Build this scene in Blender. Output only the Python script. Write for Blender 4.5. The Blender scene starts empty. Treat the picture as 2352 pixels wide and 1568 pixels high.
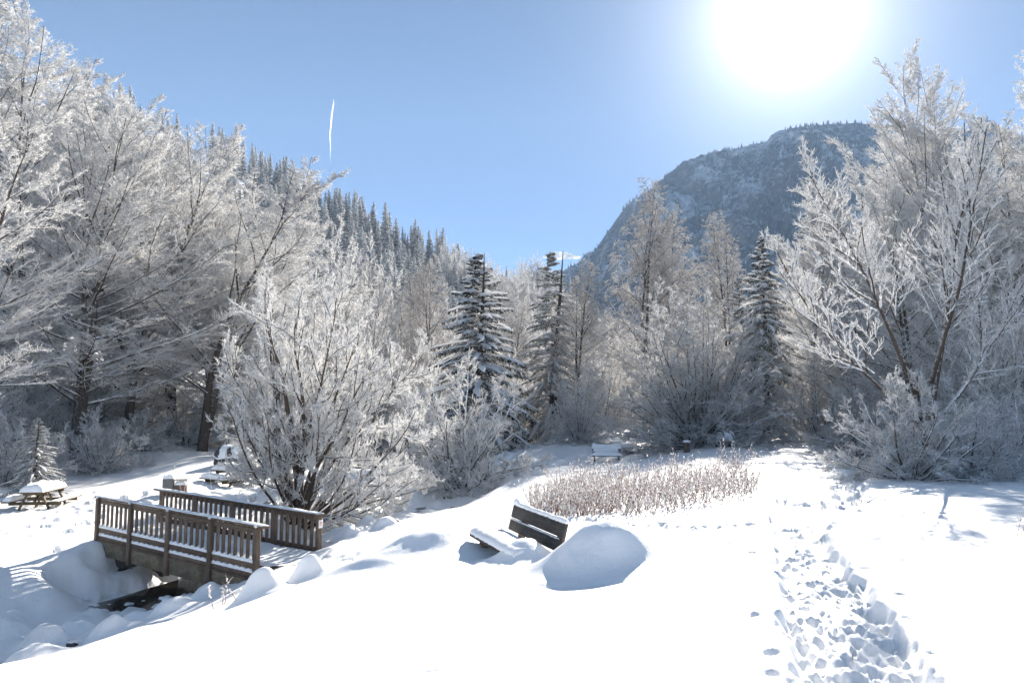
import bpy, math
import numpy as np
from mathutils import Vector, Matrix

S = bpy.context.scene
COL = S.collection
rad = math.radians

# ------------------------------------------------------------------ camera
CAMZ = 1.65
F_PX, CX, CY = 1811.0, 1176.0, 784.0          # picture units used for measuring: 2352 x 1568
PITCH = math.atan((930.0 - CY) / F_PX)
cam_d = bpy.data.cameras.new('camera')
cam = bpy.data.objects.new('camera', cam_d)
COL.objects.link(cam)
cam_d.sensor_width = 36.0
cam_d.lens = 36.0 * F_PX / 2352.0
cam_d.clip_start = 0.1
cam_d.clip_end = 12000.0
cam.location = (0, 0, CAMZ)
cam.rotation_euler = (math.pi / 2 + PITCH, 0, 0)
S.camera = cam


def ray(px, py):
    u = (px - CX) / F_PX
    v = (CY - py) / F_PX
    return np.array([u, math.cos(PITCH) - v * math.sin(PITCH), math.sin(PITCH) + v * math.cos(PITCH)])


def W(px, py, Y):
    """world point at distance Y ahead of the camera that was measured at (px, py)"""
    d = ray(px, py)
    d = d * (Y / d[1])
    return np.array([d[0], d[1], d[2] + CAMZ])


# ------------------------------------------------------------------ light
sd = ray(1812, 30)
sd = sd / np.linalg.norm(sd)
SUN_EL = math.asin(sd[2])
SUN_AZ = math.atan2(sd[0], sd[1])
world = bpy.data.worlds.new('World')
S.world = world
world.use_nodes = True
nt = world.node_tree
for n in list(nt.nodes):
    nt.nodes.remove(n)
wo = nt.nodes.new('ShaderNodeOutputWorld')
bg = nt.nodes.new('ShaderNodeBackground')
sky = nt.nodes.new('ShaderNodeTexSky')
sky.sky_type = 'NISHITA'
sky.sun_disc = False
sky.sun_elevation = SUN_EL
sky.sun_rotation = SUN_AZ
sky.altitude = 2200
sky.air_density = 0.42
sky.dust_density = 0.08
sky.ozone_density = 2.5
bg.inputs['Strength'].default_value = 0.05
hs = nt.nodes.new('ShaderNodeHueSaturation')
hs.inputs['Saturation'].default_value = 0.95
hs.inputs['Hue'].default_value = 0.492
nt.links.new(sky.outputs[0], hs.inputs['Color'])
nt.links.new(hs.outputs[0], bg.inputs['Color'])
# bright aureole of the sun disc itself (the sky round the sun)
tc = nt.nodes.new('ShaderNodeTexCoord')
dot = nt.nodes.new('ShaderNodeVectorMath'); dot.operation = 'DOT_PRODUCT'
nrm = nt.nodes.new('ShaderNodeVectorMath'); nrm.operation = 'NORMALIZE'
nt.links.new(tc.outputs['Generated'], nrm.inputs[0])
nt.links.new(nrm.outputs[0], dot.inputs[0])
dot.inputs[1].default_value = tuple(sd)
ac = nt.nodes.new('ShaderNodeMath'); ac.operation = 'ARCCOSINE'; ac.use_clamp = False
nt.links.new(dot.outputs['Value'], ac.inputs[0])


def wmath(op, a, b=None):
    m = nt.nodes.new('ShaderNodeMath'); m.operation = op
    for i, s in enumerate((a, b)):
        if s is None:
            continue
        if isinstance(s, (int, float)):
            m.inputs[i].default_value = s
        else:
            nt.links.new(s, m.inputs[i])
    return m.outputs[0]


e1 = wmath('MULTIPLY', wmath('EXPONENT', wmath('MULTIPLY', wmath('POWER', wmath('DIVIDE', ac.outputs[0], rad(2.1)), 2.0), -1.0)), 2.0)
e2 = wmath('MULTIPLY', wmath('EXPONENT', wmath('MULTIPLY', wmath('DIVIDE', ac.outputs[0], rad(3.8)), -1.0)), 0.85)
glow = nt.nodes.new('ShaderNodeBackground')
glow.inputs['Color'].default_value = (1.0, 0.97, 0.93, 1)
nt.links.new(wmath('ADD', e1, e2), glow.inputs['Strength'])
addw = nt.nodes.new('ShaderNodeAddShader')
nt.links.new(bg.outputs[0], addw.inputs[0])
nt.links.new(glow.outputs[0], addw.inputs[1])
nt.links.new(addw.outputs[0], wo.inputs['Surface'])

sun_d = bpy.data.lights.new('sun', 'SUN')
sun = bpy.data.objects.new('sun', sun_d)
COL.objects.link(sun)
sun_d.energy = 5.0
sun_d.angle = rad(0.53)
sun_d.color = (1.0, 0.94, 0.86)
sun.rotation_euler = Vector(sd).to_track_quat('Z', 'Y').to_euler()

S.view_settings.view_transform = 'Standard'
S.view_settings.look = 'None'
S.view_settings.exposure = 1.72
S.view_settings.gamma = 1.0
S.view_settings.use_curve_mapping = False
S.render.engine = 'CYCLES'
cy = S.cycles
cy.max_bounces = 12
cy.diffuse_bounces = 7
cy.glossy_bounces = 2
cy.transmission_bounces = 8
cy.volume_bounces = 1
cy.transparent_max_bounces = 8
cy.sample_clamp_indirect = 4.0
cy.use_denoising = True
cy.denoiser = 'OPENIMAGEDENOISE'
cy.denoising_input_passes = 'RGB_ALBEDO_NORMAL'
cy.denoising_prefilter = 'NONE'
cy.use_adaptive_sampling = False
cy.caustics_reflective = False
cy.caustics_refractive = False

# ------------------------------------------------------------------ noise
_rng0 = np.random.default_rng(5)
_perm = _rng0.permutation(1024)
_grad = _rng0.uniform(0, 2 * np.pi, 1024)
_gx, _gy = np.cos(_grad), np.sin(_grad)


def perlin(x, y):
    xi = np.floor(x).astype(np.int64); yi = np.floor(y).astype(np.int64)
    xf = x - xi; yf = y - yi
    u = xf * xf * xf * (xf * (xf * 6 - 15) + 10); v = yf * yf * yf * (yf * (yf * 6 - 15) + 10)

    def g(ix, iy, fx, fy):
        h = _perm[(_perm[ix & 1023] + iy) & 1023]
        return _gx[h] * fx + _gy[h] * fy
    a = g(xi, yi, xf, yf); b = g(xi + 1, yi, xf - 1, yf)
    c = g(xi, yi + 1, xf, yf - 1); d = g(xi + 1, yi + 1, xf - 1, yf - 1)
    return (a + (b - a) * u) * (1 - v) + (c + (d - c) * u) * v


def fbm(x, y, oct=3, gain=0.5):
    s, a = 0.0, 1.0
    for k in range(oct):
        s = s + a * perlin(x * 2 ** k + 17.3 * k, y * 2 ** k - 9.1 * k)
        a *= gain
    return s


def sstep(a, b, x):
    t = np.clip((x - a) / (b - a), 0, 1)
    return t * t * (3 - 2 * t)


def polyd(pts, x, y):
    """distance to a polyline and parameter (index units)"""
    pts = np.asarray(pts, float)
    best = np.full(x.shape, 1e9); par = np.zeros(x.shape)
    for i in range(len(pts) - 1):
        a, b = pts[i, :2], pts[i + 1, :2]
        d = b - a
        t = np.clip(((x - a[0]) * d[0] + (y - a[1]) * d[1]) / (d @ d), 0, 1)
        dist = np.hypot(x - a[0] - t * d[0], y - a[1] - t * d[1])
        m = dist < best
        best = np.where(m, dist, best); par = np.where(m, i + t, par)
    return best, par


# ------------------------------------------------------------------ terrain function
CTRL = [
    (1176, 1568, 4.6), (600, 1568, 4.5), (0, 1568, 4.3), (1900, 1568, 4.7), (2352, 1568, 4.6),
    (200, 1500, 5.7), (420, 1445, 7.2), (600, 1378, 9.0), (800, 1312, 10.8), (950, 1287, 11.5),
    (1130, 1292, 10.5), (1300, 1340, 8.8), (1500, 1330, 8.4), (1176, 1400, 6.9), (1500, 1400, 6.5),
    (1850, 1400, 6.36), (1850, 1300, 8.4), (1850, 1200, 12.4), (1850, 1100, 21.5), (1900, 1060, 31), (1990, 1015, 48),
    (2300, 1250, 9.9), (2300, 1350, 7.3), (2250, 1110, 20.5), (2352, 1150, 15.2), (2600, 1150, 15.2), (2600, 1350, 7.3),
    (1250, 1240, 12), (1320, 1200, 13.5), (1500, 1195, 14.5), (1230, 1175, 17), (1700, 1140, 18), (1500, 1100, 22),
    (1725, 1056, 28), (1600, 1066, 29), (1390, 1060, 40), (1320, 1017, 46), (1500, 1060, 33), (1577, 1038, 38), (1665, 1025, 40),
    (1100, 1150, 26), (1080, 1200, 19), (1000, 1250, 16.5), (960, 1275, 15.5), (880, 1285, 16), (750, 1292, 17), (640, 1306, 17),
    (505, 1400, 13.5), (560, 1352, 16.0), (420, 1440, 12.8), (300, 1445, 14.3), (200, 1478, 13.6), (105, 1512, 12.8), (0, 1545, 12.2), (-150, 1560, 11.5),
    (300, 1405, 17.0), (200, 1425, 16.3), (105, 1445, 15.8), (0, 1470, 15.2), (-150, 1490, 14.6), (400, 1355, 18.9), (479, 1318, 20), (440, 1385, 16.6), (500, 1290, 22),
    (235, 1238, 21.5), (130, 1245, 21), (0, 1215, 22), (0, 1300, 19), (150, 1320, 19.2), (0, 1400, 16.8), (-300, 1300, 18), (-300, 1450, 14),
    (100, 1165, 26.5), (300, 1085, 38), (540, 1115, 31.5), (430, 1130, 28), (690, 1170, 24.5), (800, 1130, 30), (530, 1062, 37),
    (180, 1075, 40), (0, 1080, 36), (295, 1012, 46), (450, 1010, 58), (150, 930, 55), (50, 900, 50), (300, 950, 60), (-300, 950, 40),
    (700, 1060, 45), (900, 1060, 50), (1050, 1082, 33), (1130, 1020, 60), (1280, 1000, 62), (1420, 985, 70), (1700, 985, 70), (2000, 985, 65),
    (2300, 1060, 33), (2600, 1030, 36), (2352, 985, 65),
    (200, 700, 110), (400, 860, 85), (640, 820, 110), (1000, 880, 120), (1280, 920, 120), (1600, 920, 120), (1900, 910, 120), (2300, 890, 120), (-200, 600, 110),
    (200, 340, 200), (400, 430, 220), (640, 505, 240), (640, 650, 170), (850, 725, 180), (750, 545, 250), (850, 588, 260), (950, 632, 270), (1040, 662, 280), (1150, 692, 290), (1280, 715, 300),
    (1400, 860, 300), (1600, 895, 300), (1900, 895, 300), (2300, 895, 300), (1150, 790, 190), (1600, 905, 190), (2000, 905, 190), (-200, 260, 200),
]
_cp = np.array([W(*c) for c in CTRL])
_r = np.hypot(_cp[:, 0], _cp[:, 1])
_q = np.c_[np.arctan2(_cp[:, 0], _cp[:, 1]) * 3.0, np.log(_r) * 1.5]
_s = (_cp[:, 2] - CAMZ) / _r


def _tk(d2):
    return np.where(d2 > 1e-12, 0.5 * d2 * np.log(np.maximum(d2, 1e-12)), 0.0)


_n = len(_q)
_A = np.zeros((_n + 3, _n + 3))
_A[:_n, :_n] = _tk(((_q[:, None] - _q[None]) ** 2).sum(-1)) + 0.004 * np.eye(_n)
_A[:_n, _n] = 1; _A[:_n, _n + 1:] = _q
_A[_n, :_n] = 1; _A[_n + 1:, :_n] = _q.T
_w = np.linalg.solve(_A, np.r_[_s, 0, 0, 0])


def base_z(x, y):
    th = np.arctan2(x, y)
    r0 = np.hypot(x, y)
    r = np.clip(r0, 4.4, 310.0)
    tq = np.clip(th, -0.82, 0.82) * 3.0
    lq = np.log(r) * 1.5
    out = np.empty(x.size)
    xf, lf = tq.ravel(), lq.ravel()
    for i in range(0, x.size, 20000):
        a = xf[i:i + 20000]; b = lf[i:i + 20000]
        d2 = (a[:, None] - _q[None, :, 0]) ** 2 + (b[:, None] - _q[None, :, 1]) ** 2
        out[i:i + 20000] = _tk(d2) @ _w[:_n] + _w[_n] + _w[_n + 1] * a + _w[_n + 2] * b
    h = out.reshape(x.shape) * r
    back = sstep(0.95, 1.6, np.abs(th))
    h = h * (1 - back) + (-1.62) * back
    far = sstep(310, 900, r0)
    h = h * (1 - 0.75 * far)
    return CAMZ + h


CREEK = [(-12.5, 7.5), (-10.6, 11.5), (-9.3, 15.0), (-8.7, 17.5), (-7.7, 20.0), (-6.3, 22.2), (-3.6, 25.5), (-1.9, 31), (-1.2, 40), (-1.8, 52), (-3, 66)]
PATH = [(1.7, 2.0), (2.0, 4.2), (2.17, 5.2), (2.56, 6.4), (3.13, 8.4), (3.65, 10.1), (4.35, 12.4), (6.05, 15.8), (8.3, 21.3), (12.2, 30.6), (17.5, 41), (22, 55)]
PATH_W = [0.42, 0.40, 0.40, 0.42, 0.36, 0.36, 0.48, 0.8, 1.1, 1.5, 1.8, 1.8]
SIDE = [(4.2, 12.6), (3.0, 13.3), (1.9, 13.9), (0.9, 14.6), (-0.8, 15.3), (-2.6, 16.4), (-4.6, 18.0), (-6.0, 18.9)]
TRACK = [(4.7, 11.7), (5.2, 11.1), (5.75, 10.4), (6.4, 9.6), (8.5, 8.0)]


def path_mask(x, y):
    d, p = polyd(PATH, x, y)
    w = np.interp(p, np.arange(len(PATH)), PATH_W)
    wob = 0.30 * perlin(x * 1.3, y * 1.3) + 0.16 * perlin(x * 4.1, y * 4.1)
    return 1 - sstep(0.86, 1.06, d / w + wob)


def trample_mask(x, y):
    m = np.exp(-(((x + 14.2) / 4.6) ** 2 + ((y - 26.0) / 2.7) ** 2) ** 2)
    m = np.maximum(m, np.exp(-(((x + 10.5) / 3.4) ** 2 + ((y - 30.2) / 3.0) ** 2) ** 2))
    m = np.maximum(m, np.exp(-(((x + 12.2) / 2.2) ** 2 + ((y - 23.2) / 1.6) ** 2) ** 2))
    m = np.maximum(m, 0.8 * np.exp(-(((x - 3.0) / 3.2) ** 2 + ((y - 15.6) / 0.8) ** 2) ** 2))
    d, p = polyd(SIDE, x, y)
    m = np.maximum(m, 1 - sstep(0.35, 0.75, d + 0.2 * perlin(x * 1.7, y * 1.7)))
    return m


def ground_z(x, y, fine=True):
    x = np.asarray(x, float); y = np.asarray(y, float)
    shp = x.shape
    x = x.ravel(); y = y.ravel()
    r = np.hypot(x, y)
    z = base_z(x, y)
    # soft drifts
    z = z + 0.05 * fbm(x * 0.45 + 3, y * 0.45, 2) * sstep(3, 14, r) + 0.25 * fbm(x * 0.11, y * 0.11 + 5, 2) * sstep(30, 70, r)
    z = z + 0.010 * fbm(x * 1.4, y * 0.8 + 11, 2)
    # the broad hump under the near snow mound
    z = z + 0.20 * np.exp(-((x - 1.35) / 0.95) ** 2 - ((y - 9.35) / 0.50) ** 2)
    # stream bed
    d, p = polyd(CREEK, x, y)
    dep = np.interp(p, np.arange(len(CREEK)), [0.25, 0.25, 0.25, 0.25, 0.35, 0.55, 0.7, 0.7, 0.6, 0.5, 0.3])
    wid = np.interp(p, np.arange(len(CREEK)), [2.2, 2.1, 2.0, 1.8, 1.5, 1.6, 1.7, 1.6, 1.5, 1.5, 1.5])
    dd = d + 0.28 * perlin(x * 0.9 + 7, y * 0.9)
    c = 1 - sstep(0.42, 1.35, dd / wid)
    z = z - dep * c
    cb = 1 - sstep(0.6, 1.5, d / wid)
    lump = fbm(x * 0.95 + 2.2, y * 0.95 - 1.3, 2)
    z = z + cb * (0.22 * lump + 0.05 * perlin(x * 3.1, y * 3.1)) * sstep(70, 40, r)
    if fine:
        pm = path_mask(x, y)
        z = z - pm * 0.12 + pm * (0.055 * np.abs(fbm(x * 3.4, y * 3.4, 3, 0.65)) - 0.02)
        ed = pm * (1 - pm) * 4
        z = z + ed * 0.022 * perlin(x * 7.0, y * 7.0)
        tm = trample_mask(x, y)
        z = z - tm * 0.05 + tm * (0.085 * np.abs(fbm(x * 1.9 + 4, y * 1.9, 3, 0.6)))
        # the hollow the stream has kept open under the bridge
        bx = (x + 11.25) * 0.798 + (y - 21.5) * -0.602; by = (x + 11.25) * 0.602 + (y - 21.5) * 0.798
        hm = sstep(0.55, 1.75, bx + 0.55 * fbm(x * 0.9, y * 0.9 + 3, 2)) * sstep(6.9, 5.6, bx) * sstep(-2.2, -0.9, by) * sstep(3.0, 2.2, by)
        z = z * (1 - hm) + hm * np.minimum(z, CAMZ - np.interp(bx, [1, 3.4, 5.0, 7.0], [4.85, 4.75, 4.6, 4.3]) + 0.28 * fbm(x * 1.9, y * 1.9, 3))
        d, p = polyd(TRACK, x, y)
        z = z - 0.035 * (1 - sstep(0.015, 0.05, d + 0.012 * perlin(x * 9, y * 9))) * (x > 4.6)
    return z.reshape(shp)


def gz(x, y):
    return float(ground_z(np.array([x]), np.array([y]), False)[0])


# ------------------------------------------------------------------ mesh helpers
def mk_mesh(name, V, faces, mats, smooth=False, midx=None):
    """faces: list of int arrays (n,k)"""
    me = bpy.data.meshes.new(name)
    V = np.asarray(V, np.float32)
    faces = [np.asarray(f, np.int32) for f in faces if len(f)]
    me.vertices.add(len(V)); me.vertices.foreach_set('co', V.ravel())
    loops = np.concatenate([f.ravel() for f in faces])
    tot = np.concatenate([np.full(len(f), f.shape[1], np.int32) for f in faces])
    st = np.r_[0, np.cumsum(tot)[:-1]].astype(np.int32)
    me.loops.add(len(loops)); me.loops.foreach_set('vertex_index', loops)
    me.polygons.add(len(tot)); me.polygons.foreach_set('loop_start', st)
    try:
        me.polygons.foreach_set('loop_total', tot)
    except Exception:
        pass
    if not isinstance(mats, (list, tuple)):
        mats = [mats]
    for m in mats:
        me.materials.append(m)
    if midx is not None:
        me.polygons.foreach_set('material_index', np.asarray(midx, np.int32))
    if smooth:
        me.polygons.foreach_set('use_smooth', np.ones(len(tot), bool))
    me.update(calc_edges=True)
    me.validate()
    return me


def mk(name, V, faces, mats, parent=None, smooth=False, midx=None):
    o = bpy.data.objects.new(name, mk_mesh(name, V, faces, mats, smooth, midx))
    COL.objects.link(o)
    if parent is not None:
        o.parent = parent
    return o


class MB:
    """collects pieces of one mesh"""
    def __init__(s):
        s.V = []; s.F = []; s.n = 0; s.M = []

    def add(s, V, F, mi=0):
        V = np.asarray(V, float).reshape(-1, 3)
        fl = F if isinstance(F, list) else [F]
        for f in fl:
            f = np.asarray(f, int)
            if len(f):
                s.F.append(f + s.n); s.M.append(np.full(len(f), mi))
        s.V.append(V); s.n += len(V)
        return s

    def build(s, name, mats, parent=None, smooth=False):
        return mk(name, np.concatenate(s.V), s.F, mats, parent, smooth, np.concatenate(s.M))


def empty(name, loc=(0, 0, 0), rz=0.0, label=None, cat=None, group=None):
    o = bpy.data.objects.new(name, None)
    COL.objects.link(o)
    o.empty_display_size = 0.2
    o.location = [float(v) for v in loc]; o.rotation_euler = (0, 0, rz)
    tag(o, label, cat, group)
    return o


def tag(o, label=None, cat=None, group=None, kind=None):
    if label: o['label'] = label
    if cat: o['category'] = cat
    if group: o['group'] = group
    if kind: o['kind'] = kind
    return o


def copy_tree(o, loc, rz, sc, label=None, group=None, name=None):
    c = o.copy(); COL.objects.link(c)
    if name: c.name = name
    c.location = [float(v) for v in loc]; c.rotation_euler = (0, 0, rz); c.scale = sc if isinstance(sc, (tuple, list)) else (sc, sc, sc)
    if label: c['label'] = label
    if group: c['group'] = group
    for ch in list(o.children):
        k = ch.copy(); COL.objects.link(k); k.parent = c
        for g in list(ch.children):
            q = g.copy(); COL.objects.link(q); q.parent = k
    return c


BOXF = np.array([(0, 3, 2, 1), (4, 5, 6, 7), (0, 1, 5, 4), (1, 2, 6, 5), (2, 3, 7, 6), (3, 0, 4, 7)])


def bevbox(sx, sy, sz, b=0.008):
    """box centred on the origin with chamfered edges: 24 vertices"""
    V = []; hx, hy, hz = sx / 2, sy / 2, sz / 2
    b = min(b, hx * .6, hy * .6, hz * .6)
    for a in (-1, 1):
        for c in (-1, 1):
            for e in (-1, 1):
                V += [(a * hx, c * (hy - b), e * (hz - b)), (a * (hx - b), c * hy, e * (hz - b)), (a * (hx - b), c * (hy - b), e * hz)]
    V = np.array(V)

    def i(a, c, e, k): return ((a > 0) * 4 + (c > 0) * 2 + (e > 0)) * 3 + k
    Q = []; T = []
    for a in (-1, 1):
        q = [i(a, -1, -1, 0), i(a, 1, -1, 0), i(a, 1, 1, 0), i(a, -1, 1, 0)]; Q.append(q if a > 0 else q[::-1])
        q = [i(-1, a, -1, 1), i(-1, a, 1, 1), i(1, a, 1, 1), i(1, a, -1, 1)]; Q.append(q if a > 0 else q[::-1])
        q = [i(-1, -1, a, 2), i(1, -1, a, 2), i(1, 1, a, 2), i(-1, 1, a, 2)]; Q.append(q if a > 0 else q[::-1])
    for a in (-1, 1):
        for c in (-1, 1):
            q = [i(a, c, -1, 0), i(a, c, 1, 0), i(a, c, 1, 1), i(a, c, -1, 1)]; Q.append(q if a * c < 0 else q[::-1])
            q = [i(a, -1, c, 0), i(a, 1, c, 0), i(a, 1, c, 2), i(a, -1, c, 2)]; Q.append(q if a * c > 0 else q[::-1])
            q = [i(-1, a, c, 1), i(1, a, c, 1), i(1, a, c, 2), i(-1, a, c, 2)]; Q.append(q if a * c < 0 else q[::-1])
            for e in (-1, 1):
                t = [i(a, c, e, 0), i(a, c, e, 1), i(a, c, e, 2)]; T.append(t if a * c * e > 0 else t[::-1])
    return V, [np.array(Q), np.array(T)]


def place(V, M):
    M = np.array(M)
    return V @ M[:3, :3].T + M[:3, 3]


def beam(mb, p0, p1, w, h, up=(0, 0, 1), b=0.008, mi=0):
    """bevelled bar from p0 to p1; w across, h along up"""
    p0 = np.array(p0, float); p1 = np.array(p1, float)
    d = p1 - p0; L = np.linalg.norm(d); d /= L
    up = np.array(up, float)
    s = np.cross(up, d); s /= np.linalg.norm(s)
    u = np.cross(d, s)
    V, F = bevbox(L, w, h, b)
    V = V[:, :1] * d + V[:, 1:2] * s + V[:, 2:] * u + (p0 + p1) / 2
    return mb.add(V, F, mi)


def tube(P, R, Sd, flat=1.0, close=False):
    """P (n,K,3), R (n,K) -> verts, quads"""
    n, K, _ = P.shape
    T = np.gradient(P, axis=1) if K > 2 else np.repeat((P[:, 1:] - P[:, :1]), K, axis=1)
    T = T / np.maximum(np.linalg.norm(T, axis=2, keepdims=True), 1e-9)
    ref = np.zeros_like(T); ref[..., 2] = 1
    vert = np.abs(T[:, :1, 2]) > 0.9
    vert = np.repeat(vert, K, axis=1)
    ref[vert] = (1, 0.1, 0)
    a = np.cross(T, ref); a /= np.maximum(np.linalg.norm(a, axis=2, keepdims=True), 1e-9)
    b = np.cross(a, T)
    ang = np.arange(Sd) * 2 * np.pi / Sd
    V = P[:, :, None] + R[:, :, None, None] * (np.cos(ang)[None, None, :, None] * a[:, :, None] + flat * np.sin(ang)[None, None, :, None] * b[:, :, None])
    idx = np.arange(n * K * Sd).reshape(n, K, Sd)
    i0 = idx[:, :-1]; i1 = idx[:, 1:]
    F = np.stack([i0, np.roll(i0, -1, 2), np.roll(i1, -1, 2), i1], -1).reshape(-1, 4)
    out = [F]
    if close and Sd >= 3:
        if Sd == 4:
            out.append(idx[:, 0, ::-1].reshape(-1, 4)); out.append(idx[:, -1].reshape(-1, 4))
        else:
            out.append(idx[:, 0, ::-1].reshape(-1, Sd)); out.append(idx[:, -1].reshape(-1, Sd))
    return V.reshape(-1, 3), out


def spikes(P0, D, L, R, rng):
    """thin three-sided twigs: base triangle to apex"""
    n = len(P0)
    q = rng.normal(size=(n, 3))
    a = np.cross(D, q); a /= np.maximum(np.linalg.norm(a, axis=1, keepdims=True), 1e-9)
    b = np.cross(D, a)
    V = np.empty((n, 4, 3))
    for k in range(3):
        t = k * 2 * np.pi / 3
        V[:, k] = P0 + R[:, None] * (math.cos(t) * a + math.sin(t) * b)
    V[:, 3] = P0 + D * L[:, None]
    i = np.arange(n)[:, None] * 4
    F = np.concatenate([i + np.array([0, 1, 3]), i + np.array([1, 2, 3]), i + np.array([2, 0, 3])])
    return V.reshape(-1, 3), F


def octas(P0, D, L, R, flat=0.8):
    """small elongated lumps (8 faces) of clinging snow"""
    n = len(P0)
    ref = np.zeros((n, 3)); ref[:, 2] = 1
    a = np.cross(D, ref + 1e-3); a /= np.maximum(np.linalg.norm(a, axis=1, keepdims=True), 1e-9)
    b = np.cross(a, D)
    V = np.stack([P0 - D * L[:, None], P0 + D * L[:, None], P0 + a * R[:, None], P0 - a * R[:, None], P0 + b * (R * flat)[:, None], P0 - b * (R * flat)[:, None]], 1)
    f = np.array([(0, 2, 4), (2, 1, 4), (1, 3, 4), (3, 0, 4), (2, 0, 5), (1, 2, 5), (3, 1, 5), (0, 3, 5)])
    F = (np.arange(n)[:, None, None] * 6 + f[None]).reshape(-1, 3)
    return V.reshape(-1, 3), F


# ------------------------------------------------------------------ materials
def newmat(name):
    m = bpy.data.materials.new(name); m.use_nodes = True
    t = m.node_tree
    for n in list(t.nodes): t.nodes.remove(n)
    out = t.nodes.new('ShaderNodeOutputMaterial')
    return m, t, out


def N(t, typ, **kw):
    n = t.nodes.new(typ)
    for k, v in kw.items():
        if hasattr(n, k) and k not in n.inputs: setattr(n, k, v)
        else: n.inputs[k].default_value = v
    return n


def ramp(t, fac, stops):
    r = t.nodes.new('ShaderNodeValToRGB')
    el = r.color_ramp.elements
    el[0].position, el[0].color = stops[0][0], (*stops[0][1], 1)
    el[1].position, el[1].color = stops[-1][0], (*stops[-1][1], 1)
    for p, c in stops[1:-1]:
        e = el.new(p); e.color = (*c, 1)
    t.links.new(fac, r.inputs[0])
    return r.outputs['Color']


def mathn(t, op, a, b=0.0, clamp=False):
    m = t.nodes.new('ShaderNodeMath'); m.operation = op; m.use_clamp = clamp
    for i, s in enumerate((a, b)):
        if isinstance(s, (int, float)): m.inputs[i].default_value = s
        else: t.links.new(s, m.inputs[i])
    return m.outputs[0]


def mixc(t, f, a, b):
    m = t.nodes.new('ShaderNodeMix'); m.data_type = 'RGBA'
    for k, s in ((0, f), (6, a), (7, b)):
        if isinstance(s, tuple): m.inputs[k].default_value = (*s, 1)
        elif isinstance(s, (int, float)): m.inputs[k].default_value = s
        else: t.links.new(s, m.inputs[k])
    return m.outputs[2]


def snow_mat():
    m, t, out = newmat('snow')
    p = N(t, 'ShaderNodeBsdfPrincipled')
    tc = N(t, 'ShaderNodeTexCoord'); geo = N(t, 'ShaderNodeNewGeometry')
    n1 = N(t, 'ShaderNodeTexNoise', Scale=9.0, Detail=5.0, Roughness=0.65)
    t.links.new(geo.outputs['Position'], n1.inputs['Vector'])
    n2 = N(t, 'ShaderNodeTexNoise', Scale=120.0, Detail=3.0, Roughness=0.7)
    t.links.new(geo.outputs['Position'], n2.inputs['Vector'])
    col = mixc(t, n1.outputs['Fac'], (0.905, 0.90, 0.89), (0.935, 0.93, 0.92))
    t.links.new(col, p.inputs['Base Color'])
    p.inputs['Roughness'].default_value = 0.55
    p.inputs['Specular IOR Level'].default_value = 0.25
    h = mathn(t, 'ADD', mathn(t, 'MULTIPLY', n1.outputs['Fac'], 0.03), mathn(t, 'MULTIPLY', n2.outputs['Fac'], 0.006))
    b = N(t, 'ShaderNodeBump', Strength=0.35, Distance=1.0)
    t.links.new(h, b.inputs['Height'])
    t.links.new(b.outputs[0], p.inputs['Normal'])
    t.links.new(p.outputs[0], out.inputs[0])
    return m


def frost_mat(name, bark, white, lo, hi, trans=0.35, scale=6.0, amp=2.2):
    """bark or needles with rime and snow clinging: white where the surface looks up or the rime is thick"""
    m, t, out = newmat(name)
    geo = N(t, 'ShaderNodeNewGeometry')
    tco = N(t, 'ShaderNodeTexCoord')
    sep = N(t, 'ShaderNodeSeparateXYZ'); t.links.new(geo.outputs['Normal'], sep.inputs[0])
    nz = N(t, 'ShaderNodeTexNoise', Scale=scale, Detail=4.0, Roughness=0.65)
    t.links.new(tco.outputs['Object'], nz.inputs['Vector'])
    f = mathn(t, 'ADD', sep.outputs['Z'], mathn(t, 'MULTIPLY', mathn(t, 'SUBTRACT', nz.outputs['Fac'], 0.5), amp))
    f = mathn(t, 'DIVIDE', mathn(t, 'SUBTRACT', f, lo), hi - lo, clamp=True)
    col = mixc(t, f, bark, white)
    d = N(t, 'ShaderNodeBsdfDiffuse'); t.links.new(col, d.inputs['Color'])
    if trans > 0:
        tr = N(t, 'ShaderNodeBsdfTranslucent'); t.links.new(col, tr.inputs['Color'])
        mx = N(t, 'ShaderNodeMixShader'); mx.inputs[0].default_value = trans
        t.links.new(d.outputs[0], mx.inputs[1]); t.links.new(tr.outputs[0], mx.inputs[2])
        t.links.new(mx.outputs[0], out.inputs[0])
    else:
        t.links.new(d.outputs[0], out.inputs[0])
    return m


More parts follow.
